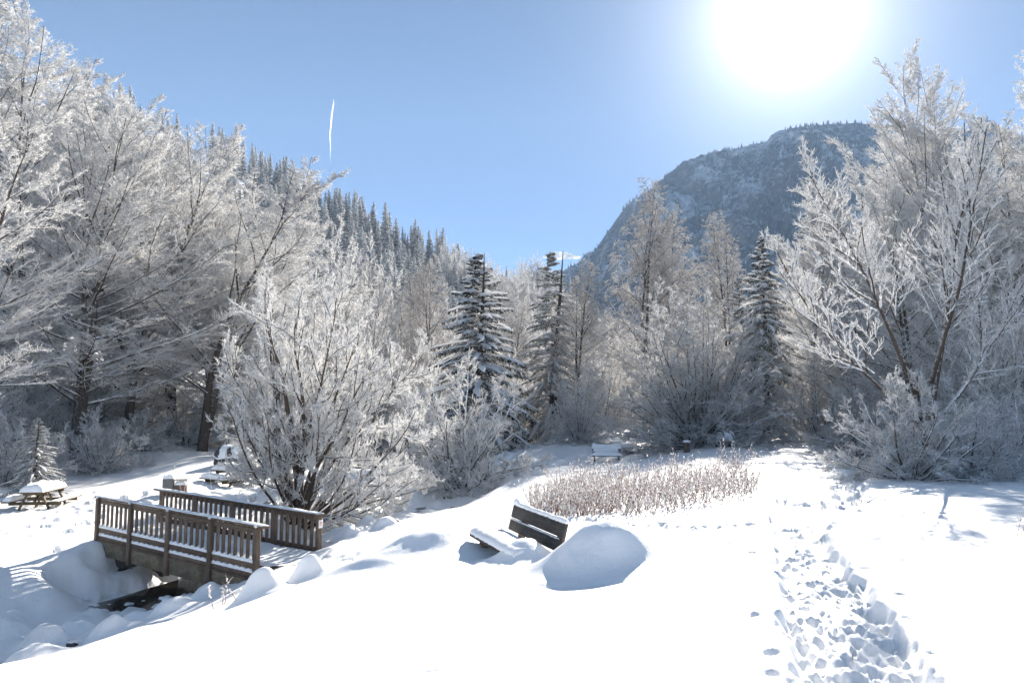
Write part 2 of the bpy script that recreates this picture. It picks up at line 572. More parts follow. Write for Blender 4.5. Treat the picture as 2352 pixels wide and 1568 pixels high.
def wood_mat(name, c1, c2, c3, grain=(3.0, 40.0, 40.0), moss=0.0):
    m, t, out = newmat(name)
    p = N(t, 'ShaderNodeBsdfPrincipled'); p.inputs['Roughness'].default_value = 0.85
    tco = N(t, 'ShaderNodeTexCoord'); oi = N(t, 'ShaderNodeObjectInfo')
    mp = N(t, 'ShaderNodeMapping'); mp.inputs['Scale'].default_value = grain
    t.links.new(tco.outputs['Object'], mp.inputs['Vector'])
    n = N(t, 'ShaderNodeTexNoise', Scale=1.0, Detail=6.0, Roughness=0.65)
    t.links.new(mp.outputs[0], n.inputs['Vector'])
    n2 = N(t, 'ShaderNodeTexNoise', Scale=2.6, Detail=4.0, Roughness=0.6)
    t.links.new(tco.outputs['Object'], n2.inputs['Vector'])
    c = ramp(t, n.outputs['Fac'], [(0.28, c1), (0.5, c2), (0.74, c3)])
    f = mathn(t, 'MULTIPLY', mathn(t, 'SUBTRACT', n2.outputs['Fac'], 0.45), 2.4, clamp=True)
    c = mixc(t, f, c, tuple(v * 0.55 for v in c1))
    if moss > 0:
        n3 = N(t, 'ShaderNodeTexNoise', Scale=1.6, Detail=5.0, Roughness=0.7)
        t.links.new(tco.outputs['Object'], n3.inputs['Vector'])
        c = mixc(t, mathn(t, 'MULTIPLY', mathn(t, 'SUBTRACT', n3.outputs['Fac'], 0.52), 5.0 * moss, clamp=True), c, (0.075, 0.07, 0.018))
    hv = N(t, 'ShaderNodeHueSaturation')
    hv.inputs['Value'].default_value = 1
    v = mathn(t, 'ADD', mathn(t, 'MULTIPLY', oi.outputs['Random'], 0.5), 0.75)
    t.links.new(v, hv.inputs['Value']); t.links.new(c, hv.inputs['Color'])
    t.links.new(hv.outputs[0], p.inputs['Base Color'])
    b = N(t, 'ShaderNodeBump', Strength=0.5, Distance=0.01)
    t.links.new(n.outputs['Fac'], b.inputs['Height']); t.links.new(b.outputs[0], p.inputs['Normal'])
    t.links.new(p.outputs[0], out.inputs[0])
    return m


def rock_mat(name, a, b2, sc=3.0):
    m, t, out = newmat(name)
    p = N(t, 'ShaderNodeBsdfPrincipled'); p.inputs['Roughness'].default_value = 0.9
    tco = N(t, 'ShaderNodeTexCoord')
    n = N(t, 'ShaderNodeTexNoise', Scale=sc, Detail=8.0, Roughness=0.7)
    t.links.new(tco.outputs['Object'], n.inputs['Vector'])
    t.links.new(mixc(t, n.outputs['Fac'], a, b2), p.inputs['Base Color'])
    b = N(t, 'ShaderNodeBump', Strength=0.8, Distance=0.05)
    t.links.new(n.outputs['Fac'], b.inputs['Height']); t.links.new(b.outputs[0], p.inputs['Normal'])
    t.links.new(p.outputs[0], out.inputs[0])
    return m


def plain_mat(name, c, rough=0.7, trans=0.0):
    m, t, out = newmat(name)
    if trans > 0:
        d = N(t, 'ShaderNodeBsdfDiffuse', Color=(*c, 1)); tr = N(t, 'ShaderNodeBsdfTranslucent', Color=(*c, 1))
        mx = N(t, 'ShaderNodeMixShader'); mx.inputs[0].default_value = trans
        t.links.new(d.outputs[0], mx.inputs[1]); t.links.new(tr.outputs[0], mx.inputs[2]); t.links.new(mx.outputs[0], out.inputs[0])
    else:
        p = N(t, 'ShaderNodeBsdfPrincipled'); p.inputs['Base Color'].default_value = (*c, 1); p.inputs['Roughness'].default_value = rough
        t.links.new(p.outputs[0], out.inputs[0])
    return m


M_SNOW = snow_mat()
M_BARK = frost_mat('rimed_bark', (0.085, 0.066, 0.052), (0.86, 0.86, 0.865), 0.12, 0.62, 0.0, 14.0, 1.3)
M_RIMEBARK = frost_mat('thickly_rimed_bark', (0.085, 0.066, 0.052), (0.90, 0.90, 0.895), -0.5, 0.3, 0.0, 9.0, 1.6)
M_TWIG = frost_mat('rimed_twigs', (0.10, 0.078, 0.062), (0.94, 0.935, 0.925), -1.45, -0.35, 0.62, 9.0)
M_TWIGB = frost_mat('rimed_brown_twigs', (0.12, 0.075, 0.05), (0.93, 0.92, 0.905), -1.3, -0.1, 0.6, 9.0)
M_NEEDLE = frost_mat('rimed_needles', (0.030, 0.042, 0.030), (0.90, 0.90, 0.90), -0.65, 0.45, 0.4, 5.0)
M_FARNEEDLE = frost_mat('rimed_far_needles', (0.035, 0.045, 0.042), (0.92, 0.92, 0.92), -1.35, 0.1, 0.45, 1.2)
M_FROSTN = frost_mat('thickly_rimed_needles', (0.06, 0.07, 0.055), (0.92, 0.92, 0.91), -1.2, 0.05, 0.5, 6.0)
M_CLUMP = plain_mat('clinging_snow', (0.94, 0.935, 0.93), 0.6, 0.45)
M_WOOD = wood_mat('weathered_wood', (0.075, 0.048, 0.030), (0.135, 0.092, 0.060), (0.21, 0.152, 0.105))
M_WOODV = wood_mat('weathered_upright_wood', (0.08, 0.053, 0.035), (0.148, 0.104, 0.072), (0.22, 0.165, 0.12), (40, 40, 3))
M_WOODM = wood_mat('mossy_plank_wood', (0.07, 0.048, 0.028), (0.13, 0.095, 0.052), (0.20, 0.155, 0.085), (3, 30, 30), 0.8)
M_GIRD = wood_mat('girder_timber', (0.11, 0.085, 0.05), (0.20, 0.16, 0.105), (0.28, 0.24, 0.17), (3, 8, 8), 0.9)
M_BENCH = wood_mat('grey_bench_wood', (0.04, 0.034, 0.029), (0.075, 0.066, 0.057), (0.13, 0.115, 0.10), (4, 30, 30))
M_ROCK = rock_mat('dark_rock', (0.03, 0.028, 0.026), (0.10, 0.095, 0.09))
M_CONC = rock_mat('grey_concrete', (0.16, 0.15, 0.14), (0.25, 0.24, 0.225), 8.0)
M_BRICK = rock_mat('reddish_stone', (0.13, 0.075, 0.055), (0.2, 0.13, 0.1), 8.0)
M_IRON = plain_mat('dark_iron', (0.03, 0.028, 0.027), 0.6)


def water_mat():
    m, t, out = newmat('stream_water')
    p = N(t, 'ShaderNodeBsdfPrincipled')
    p.inputs['Base Color'].default_value = (0.035, 0.03, 0.022, 1); p.inputs['Roughness'].default_value = 0.08
    n = N(t, 'ShaderNodeTexNoise', Scale=7.0, Detail=3.0)
    b = N(t, 'ShaderNodeBump', Strength=0.4, Distance=0.05)
    t.links.new(n.outputs['Fac'], b.inputs['Height']); t.links.new(b.outputs[0], p.inputs['Normal'])
    t.links.new(p.outputs[0], out.inputs[0])
    return m


# ------------------------------------------------------------------ ground sheet
def r_mask(X, Y):
    return 1.0 - path_mask(X.ravel(), Y.ravel()).reshape(X.shape)


def build_ground():
    rr = [0.35]
    def upto(lim, k):
        while rr[-1] < lim: rr.append(rr[-1] * (1 + k))
    upto(4.0, 0.05); upto(11, 0.0046); upto(16, 0.007); upto(30, 0.0092); upto(62, 0.018); upto(320, 0.03); upto(1900, 0.09)
    rr = np.array(rr)
    inner = np.linspace(-rad(40), rad(40), 610)
    outer = np.linspace(rad(40), 2 * np.pi - rad(40), 92)[1:-1]
    th = np.r_[inner, outer]
    R, T = np.meshgrid(rr, th, indexing='ij')
    X = R * np.sin(T); Y = R * np.cos(T)
    Z = ground_z(X, Y)
    # footprints
    rng = np.random.default_rng(11)
    lr = np.log(rr)
    seg = np.asarray(PATH, float)
    prints = []
    for k in range(1150):
        p = rng.uniform(0.9, 7.4) if k < 760 else rng.uniform(6.3, 10.6)
        far = p > 7
        i = int(p); f = p - i
        c = seg[i] * (1 - f) + seg[i + 1] * f
        d = seg[i + 1] - seg[i]; d = d / np.linalg.norm(d)
        w = np.interp(p, np.arange(len(PATH)), PATH_W)
        off = rng.uniform(-1.0, 1.0) * w * (1.0 if rng.random() < 0.9 else 1.8)
        a = math.atan2(d[1], d[0]) + rng.normal(0, 0.35)
        prints.append((c[0] - d[1] * off, c[1] + d[0] * off, a, rng.uniform(0.05, 0.10) * (2.4 if far else 1), rng.uniform(0.030, 0.050) * (2.4 if far else 1), rng.uniform(0.018, 0.045) * (3.0 if far else 1)))
    # the deep step marks at the right edge of the path, and single steps beside it
    for px, py, Yd, s in ((2065, 1450, 5.75, 2.0), (1930, 1330, 7.55, 1.6), (1890, 1245, 10.3, 1.9), (2000, 1385, 6.65, 1.7), (1780, 1370, 7.0, 1.0), (1800, 1420, 6.2, 1.1), (1770, 1500, 5.3, 0.9), (1905, 1270, 9.4, 1.6), (1805, 1338, 7.6, 1.2)):
        w_ = W(px, py, Yd)
        prints.append((w_[0], w_[1], 1.2 + 0.5 * math.sin(px), 0.095 * s, 0.05 * s, 0.042))
    sg = np.asarray(SIDE, float)
    for k in range(150):
        p = rng.uniform(0, 6.99); i = int(p); f = p - i
        c = sg[i] * (1 - f) + sg[i + 1] * f + rng.normal(0, 0.25, 2)
        prints.append((c[0], c[1], rng.uniform(0, 3), 0.16, 0.08, rng.uniform(0.04, 0.1)))
    for k in range(420):
        c = np.array([-13.2, 26.0]) + rng.normal(0, 1, 2) * (3.4, 2.2)
        prints.append((c[0], c[1], rng.uniform(0, 3), 0.2, 0.11, rng.uniform(0.05, 0.11)))
    for x, y, a, L, wd, dep in prints:
        r = math.hypot(x, y); t = math.atan2(x, y)
        if abs(t) > rad(39): continue
        i0 = np.searchsorted(rr, r - 3.2 * L); i1 = np.searchsorted(rr, r + 3.2 * L)
        j0 = np.searchsorted(inner, t - 3.2 * L / r); j1 = np.searchsorted(inner, t + 3.2 * L / r)
        xs = X[i0:i1, j0:j1] - x; ys = Y[i0:i1, j0:j1] - y
        if xs.size == 0: continue
        ca, sa = math.cos(a), math.sin(a)
        u = (xs * ca + ys * sa) / L; v = (-xs * sa + ys * ca) / wd
        d2 = (u * u + v * v)
        Z[i0:i1, j0:j1] += -dep * np.exp(-d2 ** 1.5) + 0.22 * dep * np.exp(-((np.sqrt(d2) - 1.5) / 0.4) ** 2)
    # soft humps and wind drifts on the open field
    for px, py, Yd, rx_, ry_, hh in ((850, 1322, 10.6, 0.55, 0.22, 0.16), (1010, 1545, 4.85, 0.16, 0.06, 0.035), (1480, 1262, 10.6, 0.40, 0.16, 0.10), (1600, 1272, 10.3, 0.35, 0.12, 0.06), (1690, 1268, 10.3, 0.28, 0.10, 0.06),
                                     (620, 1420, 7.9, 0.5, 0.16, 0.06), (1560, 1290, 9.6, 0.3, 0.1, 0.035), (330, 1500, 6.2, 0.35, 0.12, 0.04), (1180, 1330, 9.4, 0.4, 0.15, 0.06)):
        w_ = W(px, py, Yd)
        q = ((X - w_[0]) / rx_) ** 2 + ((Y - w_[1]) / ry_) ** 2
        Z += hh * np.exp(-q) * (r_mask(X, Y))
    # churned crumbs on the path
    pm = path_mask(X.ravel(), Y.ravel()).reshape(X.shape)
    Z += pm * (0.045 * np.abs(perlin(X * 6.5, Y * 6.5)) + 0.030 * np.abs(perlin(X * 12.5, Y * 12.5)))
    nr, nc = X.shape
    V = np.stack([X, Y, Z], -1).reshape(-1, 3)
    idx = np.arange(nr * nc).reshape(nr, nc)
    a = idx[:-1]; b = idx[1:]
    F = np.stack([a, b, np.roll(b, -1, 1), np.roll(a, -1, 1)], -1).reshape(-1, 4)[:, ::-1]
    c = len(V)
    V = np.r_[V, [[0, 0, Z[0].mean()]]]
    tri = np.stack([idx[0], np.full(nc, c), np.roll(idx[0], -1)], -1)
    o = mk('snow_ground', V, [F, tri[:, ::-1]], M_SNOW, smooth=True)
    # make sure it faces up
    if o.data.polygons[0].normal.z < 0:
        o.data.flip_normals()
    tag(o, kind='structure')
    return o


build_ground()

# stream water
cw = np.asarray(CREEK, float)
tt = np.linspace(0, len(cw) - 1.001, 120)
ii = tt.astype(int); ff = (tt - ii)[:, None]
cl = cw[ii] * (1 - ff) + cw[ii + 1] * ff
tg = np.gradient(cl, axis=0); tg /= np.linalg.norm(tg, axis=1, keepdims=True)
nrm2 = np.c_[-tg[:, 1], tg[:, 0]]
zz = base_z(cl[:, 0], cl[:, 1]) - np.interp(tt, np.arange(len(CREEK)), [0.25, 0.25, 0.25, 0.25, 0.35, 0.55, 0.7, 0.7, 0.6, 0.5, 0.3])
zz = np.convolve(np.pad(zz, 6, mode='edge'), np.ones(13) / 13, 'valid') - 0.075
offs = np.array([-1.7, -0.6, 0.6, 1.7])
WV = np.stack([np.c_[cl + nrm2 * o_, zz] for o_ in offs], 1).reshape(-1, 3)
ix = np.arange(120 * 4).reshape(120, 4)
WF = np.stack([ix[:-1, :-1], ix[1:, :-1], ix[1:, 1:], ix[:-1, 1:]], -1).reshape(-1, 4)
wob = mk('stream_water', WV, [WF], water_mat())
if wob.data.polygons[0].normal.z < 0: wob.data.flip_normals()
tag(wob, kind='structure')


# ------------------------------------------------------------------ mountain
def build_mountain():
    rx = [1180, 1290, 1330, 1345, 1365, 1385, 1410, 1440, 1475, 1490, 1502, 1530, 1580, 1640, 1720, 1760, 1800, 1850, 1920, 1990, 2050, 2130, 2225, 2265, 2300, 2400, 2700]
    ry = [640, 622, 600, 580, 575, 545, 510, 470, 450, 452, 438, 410, 380, 350, 332, 325, 300, 288, 282, 285, 292, 300, 300, 272, 292, 330, 380]
    px = np.linspace(1180, 2700, 330)
    py = np.interp(px, rx, ry)
    t = np.r_[np.linspace(-0.35, 0, 8)[:-1], np.linspace(0, 1, 110)]
    V = np.zeros((len(t), len(px), 3))
    ridge = np.array([W(a, b, 1400.0) for a, b in zip(px, py)])
    foot = np.array([W(a, 760, 640.0) for a in px])
    zf = 6.0
    for i, tv in enumerate(t):
        if tv < 0:
            V[i] = ridge + np.array([0, -tv * 1100, 0]) ; V[i, :, 2] = ridge[:, 2] - (-tv / 0.35) * (ridge[:, 2] * 0.6)
        else:
            V[i, :, :2] = ridge[:, :2] * (1 - tv) + foot[:, :2] * tv
            V[i, :, 2] = zf + (ridge[:, 2] - zf) * (1 - tv ** 1.15)
    X, Y = V[..., 0], V[..., 1]
    n = fbm(X * 0.0055, Y * 0.0035 + 3, 5, 0.55)
    amp = np.interp(t, [-0.35, 0, 0.06, 0.3, 0.9, 1], [8, 6, 30, 60, 30, 0])[:, None]
    rid = np.abs(fbm(X * 0.014 + 9, Y * 0.004, 5, 0.6))
    V[..., 2] += amp * n - amp * 1.3 * rid * np.interp(t, [-.35, 0, .1, 1], [0, 0.1, 1, .6])[:, None]
    nr, nc = X.shape
    idx = np.arange(nr * nc).reshape(nr, nc)
    F = np.stack([idx[:-1, :-1], idx[1:, :-1], idx[1:, 1:], idx[:-1, 1:]], -1).reshape(-1, 4)
    m, tr, out = newmat('mountain_rock_and_snow')
    d = N(tr, 'ShaderNodeBsdfDiffuse')
    geo = N(tr, 'ShaderNodeNewGeometry')
    sep = N(tr, 'ShaderNodeSeparateXYZ'); tr.links.new(geo.outputs['Normal'], sep.inputs[0])
    n1 = N(tr, 'ShaderNodeTexNoise', Scale=0.011, Detail=9.0, Roughness=0.66)
    mp = N(tr, 'ShaderNodeMapping'); mp.inputs['Scale'].default_value = (1.0, 1.0, 0.55); mp.inputs['Rotation'].default_value = (0, 0.5, 0)
    tr.links.new(geo.outputs['Position'], mp.inputs['Vector']); tr.links.new(mp.outputs[0], n1.inputs['Vector'])
    n2 = N(tr, 'ShaderNodeTexNoise', Scale=0.09, Detail=6.0, Roughness=0.75)
    tr.links.new(geo.outputs['Position'], n2.inputs['Vector'])
    f = mathn(tr, 'ADD', mathn(tr, 'MULTIPLY', n1.outputs['Fac'], 2.2), mathn(tr, 'MULTIPLY', n2.outputs['Fac'], 1.3))
    f = mathn(tr, 'ADD', f, mathn(tr, 'MULTIPLY', sep.outputs['Z'], 0.55))
    f = mathn(tr, 'MULTIPLY', mathn(tr, 'SUBTRACT', f, 2.08), 2.1, clamp=True)
    tr.links.new(mixc(tr, f, mixc(tr, mathn(tr, 'MULTIPLY', mathn(tr, 'SUBTRACT', n2.outputs['Fac'], 0.42), 5.0, clamp=True), (0.05, 0.052, 0.048), (0.17, 0.155, 0.145)), (0.62, 0.63, 0.64)), d.inputs['Color'])
    tr.links.new(d.outputs[0], out.inputs[0])
    o = mk('mountain', V.reshape(-1, 3), [F], m, smooth=True)
    if sum(p.normal.z for p in list(o.data.polygons)[2000:2100]) < 0: o.data.flip_normals()
    tag(o, kind='structure')
    # the wood on it
    rng = np.random.default_rng(3)
    k = 5600
    ri = rng.integers(7, nr - 12, k); ri[:260] = rng.integers(7, 9, 260)
    ci = rng.integers(1, nc - 1, k)
    dens = fbm(X[ri, ci] * 0.008 + 4, Y[ri, ci] * 0.008, 3)
    keep = (dens > -0.12) | (np.arange(k) < 260)
    P = V[ri, ci][keep] + rng.uniform(-3, 3, (keep.sum(), 3)) * (1, 1, 0)
    h = rng.uniform(4, 9, len(P))
    w = h * rng.uniform(0.16, 0.26, len(P))
    ang = np.arange(5) * 2 * np.pi / 5
    base = P[:, None] + np.stack([np.cos(ang)[None] * w[:, None], np.sin(ang)[None] * w[:, None], np.full((len(P), 5), -2.0) + rng.uniform(0, 2, (len(P), 5))], -1)
    top = P + np.c_[np.zeros((len(P), 2)), h]
    VV = np.concatenate([base, top[:, None]], 1).reshape(-1, 3)
    i0 = np.arange(len(P))[:, None] * 6
    FF = np.concatenate([i0 + np.array([j, (j + 1) % 5, 5]) for j in range(5)])
    o2 = mk('mountain_forest', VV, [FF], frost_mat('mountain_needles', (0.03, 0.036, 0.036), (0.7, 0.72, 0.76), 0.3, 1.6, 0.0, 0.08))
    tag(o2, kind='stuff')


build_mountain()

# ------------------------------------------------------------------ trees
def nrmz(v):
    return v / np.maximum(np.linalg.norm(v, axis=-1, keepdims=True), 1e-9)


def grow(P0, D0, L, K, trop, jit, rng):
    n = len(P0)
    d = D0.copy(); P = [P0]
    st = (L / K)[:, None]
    for k in range(K):
        d = nrmz(d + np.array([0, 0, 1.0]) * np.asarray(trop).reshape(-1, 1) / K + rng.normal(0, jit, (n, 3)))
        P.append(P[-1] + d * st)
    return np.stack(P, 1)


def kids(P, R, n, t0, t1, rng):
    """n children on every parent: parent index, parameter, position, tangent, radius there"""
    m, K1, _ = P.shape
    idx = np.repeat(np.arange(m), n)
    t = np.tile((np.arange(n) + 0.5) / n, m) + rng.uniform(-0.5, 0.5, m * n) / n
    t = t0 + (t1 - t0) * np.clip(t, 0, 1)
    s = t * (K1 - 1); i = np.minimum(s.astype(int), K1 - 2); f = (s - i)[:, None]
    pos = P[idx, i] * (1 - f) + P[idx, i + 1] * f
    tan = nrmz(P[idx, i + 1] - P[idx, i])
    r = R[idx, i] * (1 - f[:, 0]) + R[idx, i + 1] * f[:, 0]
    return idx, t, pos, tan, r


def side_dir(tan, ang, planar, rng, sign=None):
    n = len(tan)
    up = np.array([0, 0, 1.0])
    rnd = rng.normal(size=(n, 3))
    rp = nrmz(rnd - (rnd * tan).sum(1, keepdims=True) * tan)
    h = np.cross(tan, up); hl = np.linalg.norm(h, axis=1, keepdims=True)
    h = np.where(hl > 0.15, h / np.maximum(hl, 1e-6), rp)
    sg = rng.choice([-1.0, 1.0], n) if sign is None else sign
    s = nrmz(h * sg[:, None] * planar + rp * (1 - planar))
    return nrmz(tan * np.cos(ang)[:, None] + s * np.sin(ang)[:, None])


def taper(n, K, r0, r1):
    f = np.linspace(0, 1, K + 1)[None]
    return np.asarray(r0).reshape(-1, 1) * (1 - f) + np.asarray(r1).reshape(-1, 1) * f


def broad_tree(name, seed, stems, l1, l2, l3, l4, twig_r, mats, clumps=1500, twig_mat=None):
    """stems: list of (P0, D0, L, R, K, trop, jit); l1..l4 dicts"""
    rng = np.random.default_rng(seed)
    trunk = MB(); crown = MB()
    P0s = []; 
    allP, allR, allL = [], [], []
    for (p, d, L, R, K, trop, jit) in stems:
        P = grow(np.array([p], float), nrmz(np.array([d], float)), np.array([L]), K, np.array([trop]), jit, rng)
        f = np.linspace(0, 1, K + 1)
        Rr = (R * (1 - f) ** 1.15 + 0.012)[None]
        Rr[0, 0] *= 1.35
        trunk.add(*tube(P, Rr, 8))
        allP.append(P); allR.append(Rr); allL.append(L)
    # level 1 from every stem
    Ps, Rs, Ls = [], [], []
    for P, R, L in zip(allP, allR, allL):
        n = max(3, int(l1['n'] * (L / max(allL)) ** 1.0))
        idx, t, pos, tan, r = kids(P, R, n, l1['t0'], 0.985, rng)
        u = (t - l1['t0']) / (1 - l1['t0'])
        ang = np.interp(u, [0, 0.5, 1], l1['ang']) + rng.normal(0, 0.13, n)
        az = np.arange(n) * 2.4 + rng.uniform(0, 6.28) + rng.normal(0, 0.35, n)
        up = tan
        a = nrmz(np.cross(up, np.array([1.0, 0.2, 0.1]))); b = np.cross(up, a)
        s = a * np.cos(az)[:, None] + b * np.sin(az)[:, None]
        if 'bias' in l1:
            s = nrmz(s + np.array(l1['bias']))
        D = nrmz(up * np.cos(ang)[:, None] + s * np.sin(ang)[:, None])
        ln = L * np.interp(u, [0, 0.15, 0.55, 1], l1['len']) * rng.uniform(0.75, 1.15, n)
        P1 = grow(pos, D, ln, 8, np.interp(u, [0, 1], l1['trop']), l1.get('jit', 0.07), rng)
        r0 = np.minimum(r * 0.62, 0.010 + 0.0075 * ln)
        R1 = taper(n, 8, r0, np.full(n, 0.012))
        trunk.add(*tube(P1, R1, 5))
        Ps.append(P1); Rs.append(R1); Ls.append(ln)
        # the stem tip is a branch too
    P1 = np.concatenate(Ps); R1 = np.concatenate(Rs); L1 = np.concatenate(Ls)
    sets = [(P1, R1, L1)]
    idx, t, pos, tan, r = kids(P1, R1, l2['n'], l2['t0'], 0.98, rng)
    ang = rng.uniform(*l2['ang'], len(idx))
    D = side_dir(tan, ang, l2['planar'], rng)
    ln = np.clip(L1[idx] * l2['len'] * (1.15 - 0.75 * t) * rng.uniform(0.6, 1.25, len(idx)), 0.25, 4.0)
    P2 = grow(pos, D, ln, 5, np.full(len(idx), l2['trop']), l2.get('jit', 0.09), rng)
    R2 = taper(len(idx), 5, np.minimum(r * 0.7, 0.008 + 0.009 * ln), np.full(len(idx), twig_r * 0.9))
    crown.add(*tube(P2, R2, 4))
    idx, t, pos, tan, r = kids(P2, R2, l3['n'], 0.12, 0.99, rng)
    ang = rng.uniform(*l3['ang'], len(idx))
    D = side_dir(tan, ang, l3['planar'], rng)
    ln3 = np.clip(ln[idx] * l3['len'] * (1.15 - 0.6 * t) * rng.uniform(0.6, 1.3, len(idx)), 0.12, 1.6)
    P3 = grow(pos, D, ln3, 2, np.full(len(idx), l3['trop']), 0.12, rng)
    R3 = taper(len(idx), 2, np.full(len(idx), twig_r), np.full(len(idx), twig_r * 0.6))
    crown.add(*tube(P3, R3, 3))
    idx, t, pos, tan, r = kids(P3, R3, l4['n'], 0.15, 1.0, rng)
    ang = rng.uniform(*l4['ang'], len(idx))
    D = side_dir(tan, ang, l4['planar'], rng)
    D = nrmz(D + np.array([0, 0, l4.get('trop', 0.0)]))
    ln4 = np.clip(ln3[idx] * rng.uniform(0.3, 0.75, len(idx)), 0.07, l4.get('max', 0.5))
    crown.add(*spikes(pos, D, ln4, np.full(len(idx), twig_r * 0.95) * rng.uniform(0.7, 1.3, len(idx)), rng))
    # clinging snow on the upper side of the limbs
    if clumps:
        q = rng.integers(0, len(P2), clumps)
        s = rng.integers(0, 4, clumps)
        pos = P2[q, s] + (P2[q, s + 1] - P2[q, s]) * rng.random((clumps, 1))
        tan = nrmz(P2[q, s + 1] - P2[q, s])
        rr_ = rng.uniform(0.012, 0.034, clumps) * (twig_r / 0.008) ** 0.5
        crown.add(*octas(pos + np.array([0, 0, 1.0]) * rr_[:, None] * 0.6, tan, rr_ * rng.uniform(1.5, 4.0, clumps), rr_), 1)
        c1 = clumps // 3
        q = rng.integers(0, len(P1), c1); s = rng.integers(0, 7, c1)
        pos = P1[q, s] + (P1[q, s + 1] - P1[q, s]) * rng.random((c1, 1))
        tan = nrmz(P1[q, s + 1] - P1[q, s])
        ok = np.abs(tan[:, 2]) < 0.8
        rr_ = R1[q, s] * rng.uniform(0.9, 1.4, c1) + 0.01
        pp = pos + np.array([0, 0, 1.0]) * rr_[:, None] * 0.7
        crown.add(*octas(pp[ok], tan[ok], (rr_ * rng.uniform(2, 6, c1))[ok], rr_[ok]), 1)
    root = empty(name)
    trunk.build('trunk', mats[0], root, True)
    crown.build('crown', [twig_mat or mats[1], M_CLUMP], root)
    return root


PI = math.pi
BEECH1 = dict(n=36, t0=0.16, ang=(1.25, 0.95, 0.5), len=(0.30, 0.42, 0.33, 0.12), trop=(0.25, 0.45))
BEECH2 = dict(n=14, t0=0.14, ang=(0.55, 0.95), planar=0.85, len=0.36, trop=-0.05)
BEECH3 = dict(n=9, ang=(0.5, 0.95), planar=0.72, len=0.42, trop=0.08)
BEECH4 = dict(n=9, ang=(0.4, 1.1), planar=0.4, trop=0.18, max=0.30)
beech_a = broad_tree('beech_tree', 21, [((0, 0, -0.3), (0.02, 0, 1), 18.5, 0.21, 14, 0.1, 0.035)], BEECH1, BEECH2, BEECH3, BEECH4, 0.0088, (M_BARK, M_TWIG), 2500)
beech_b = broad_tree('beech_tree', 33, [((0, 0, -0.3), (-0.08, 0, 1), 17.5, 0.19, 14, 0.2, 0.05), ((-0.1, 0, 4.2), (0.4, 0.1, 1), 11.5, 0.12, 10, 0.25, 0.05)],
                     dict(BEECH1, n=24, ang=(1.15, 0.85, 0.5)), BEECH2, BEECH3, BEECH4, 0.0088, (M_BARK, M_TWIG), 2500)
# wide many-stemmed shrub tree by the footbridge
rs = np.random.default_rng(4)
st = []
for k, (dx, dy, dz, L, R) in enumerate([(-0.12, 0.05, 1, 6.6, .13), (0.16, -0.05, 1, 6.9, .12), (0.75, -0.15, 0.8, 5.6, .08), (-0.55, 0.1, 1.2, 5.6, .07), (0.5, 0.6, 1, 6.4, .06), (-0.25, -0.4, 1, 5.6, .06), (1.1, 0.3, 0.55, 5.2, .06), (0.2, 0.5, 1.0, 6.8, .06), (-0.65, -0.3, 1.1, 4.8, .05), (0.95, -0.6, 0.5, 4.6, .05),
                                        (-0.45, 0.5, 1.0, 4.6, .045), (0.2, -0.9, 0.6, 4.6, .045), (1.2, -0.1, 0.2, 4.6, .045), (-0.5, -0.5, 1.1, 4.2, .04), (0.45, -0.2, 1.0, 6.8, .06), (-0.4, 0.2, 1.0, 6.3, .055), (0.8, 0.7, 0.4, 4.4, .04)]):
    st.append(((0.14 * math.cos(k * 2.1), 0.14 * math.sin(k * 2.1), -0.25), (dx, dy, dz), L, R, 10, 0.35 if dz > 0.5 else 0.15, 0.10))
shrub_big = broad_tree('alder_shrub', 8, st, dict(n=13, t0=0.24, ang=(1.0, 0.8, 0.45), len=(0.34, 0.38, 0.26, 0.10), trop=(0.3, 0.5), jit=0.11),
                       dict(n=9, t0=0.1, ang=(0.5, 1.05), planar=0.25, len=0.40, trop=0.25, jit=0.13), dict(n=7, ang=(0.45, 1.0), planar=0.1, len=0.45, trop=0.22),
                       dict(n=5, ang=(0.4, 1.0), planar=0.0, trop=0.2, max=0.26), 0.0062, (M_BARK, M_TWIG), 5000)
# rounded dense bushes
def bush(name, seed, nst, spread, H, n1, n2, n3, n4, tw, tm=None, cl=1500, asp=0.56):
    """dome of many stems fanning out from the foot"""
    r_ = np.random.default_rng(seed)
    st = []
    for k in range(nst):
        a = k * 2.4 + r_.uniform(-.3, .3); th = spread * ((k + 0.5) / nst) ** 0.6
        L = H / math.sqrt(math.cos(th) ** 2 + (math.sin(th) / asp) ** 2) * r_.uniform(0.92, 1.08)
        st.append(((0.12 * math.cos(a), 0.12 * math.sin(a), -0.1), (math.sin(th) * math.cos(a), math.sin(th) * math.sin(a), math.cos(th)), L, 0.008 * H + 0.012, 9, 0.15 - 0.25 * th, 0.07))
    return broad_tree(name, seed, st, dict(n=n1, t0=0.12, ang=(1.1, 0.85, 0.5), len=(0.34, 0.36, 0.26, 0.10), trop=(0.0, 0.2), jit=0.08),
                      dict(n=n2, t0=0.1, ang=(0.5, 1.0), planar=0.55, len=0.40, trop=-0.02), dict(n=n3, ang=(0.45, 0.95), planar=0.4, len=0.45, trop=0.0),
                      dict(n=n4, ang=(0.4, 1.0), planar=0.2, trop=0.05, max=0.3), tw, (M_RIMEBARK, M_TWIG), cl, tm)


bush_round = bush('hornbeam_tree', 14, 30, 1.5, 7.4, 12, 7, 6, 5, 0.0088)
bush_low = bush('hazel_shrub', 15, 18, 1.5, 3.7, 9, 7, 5, 5, 0.0066, None, 1800, 0.75)
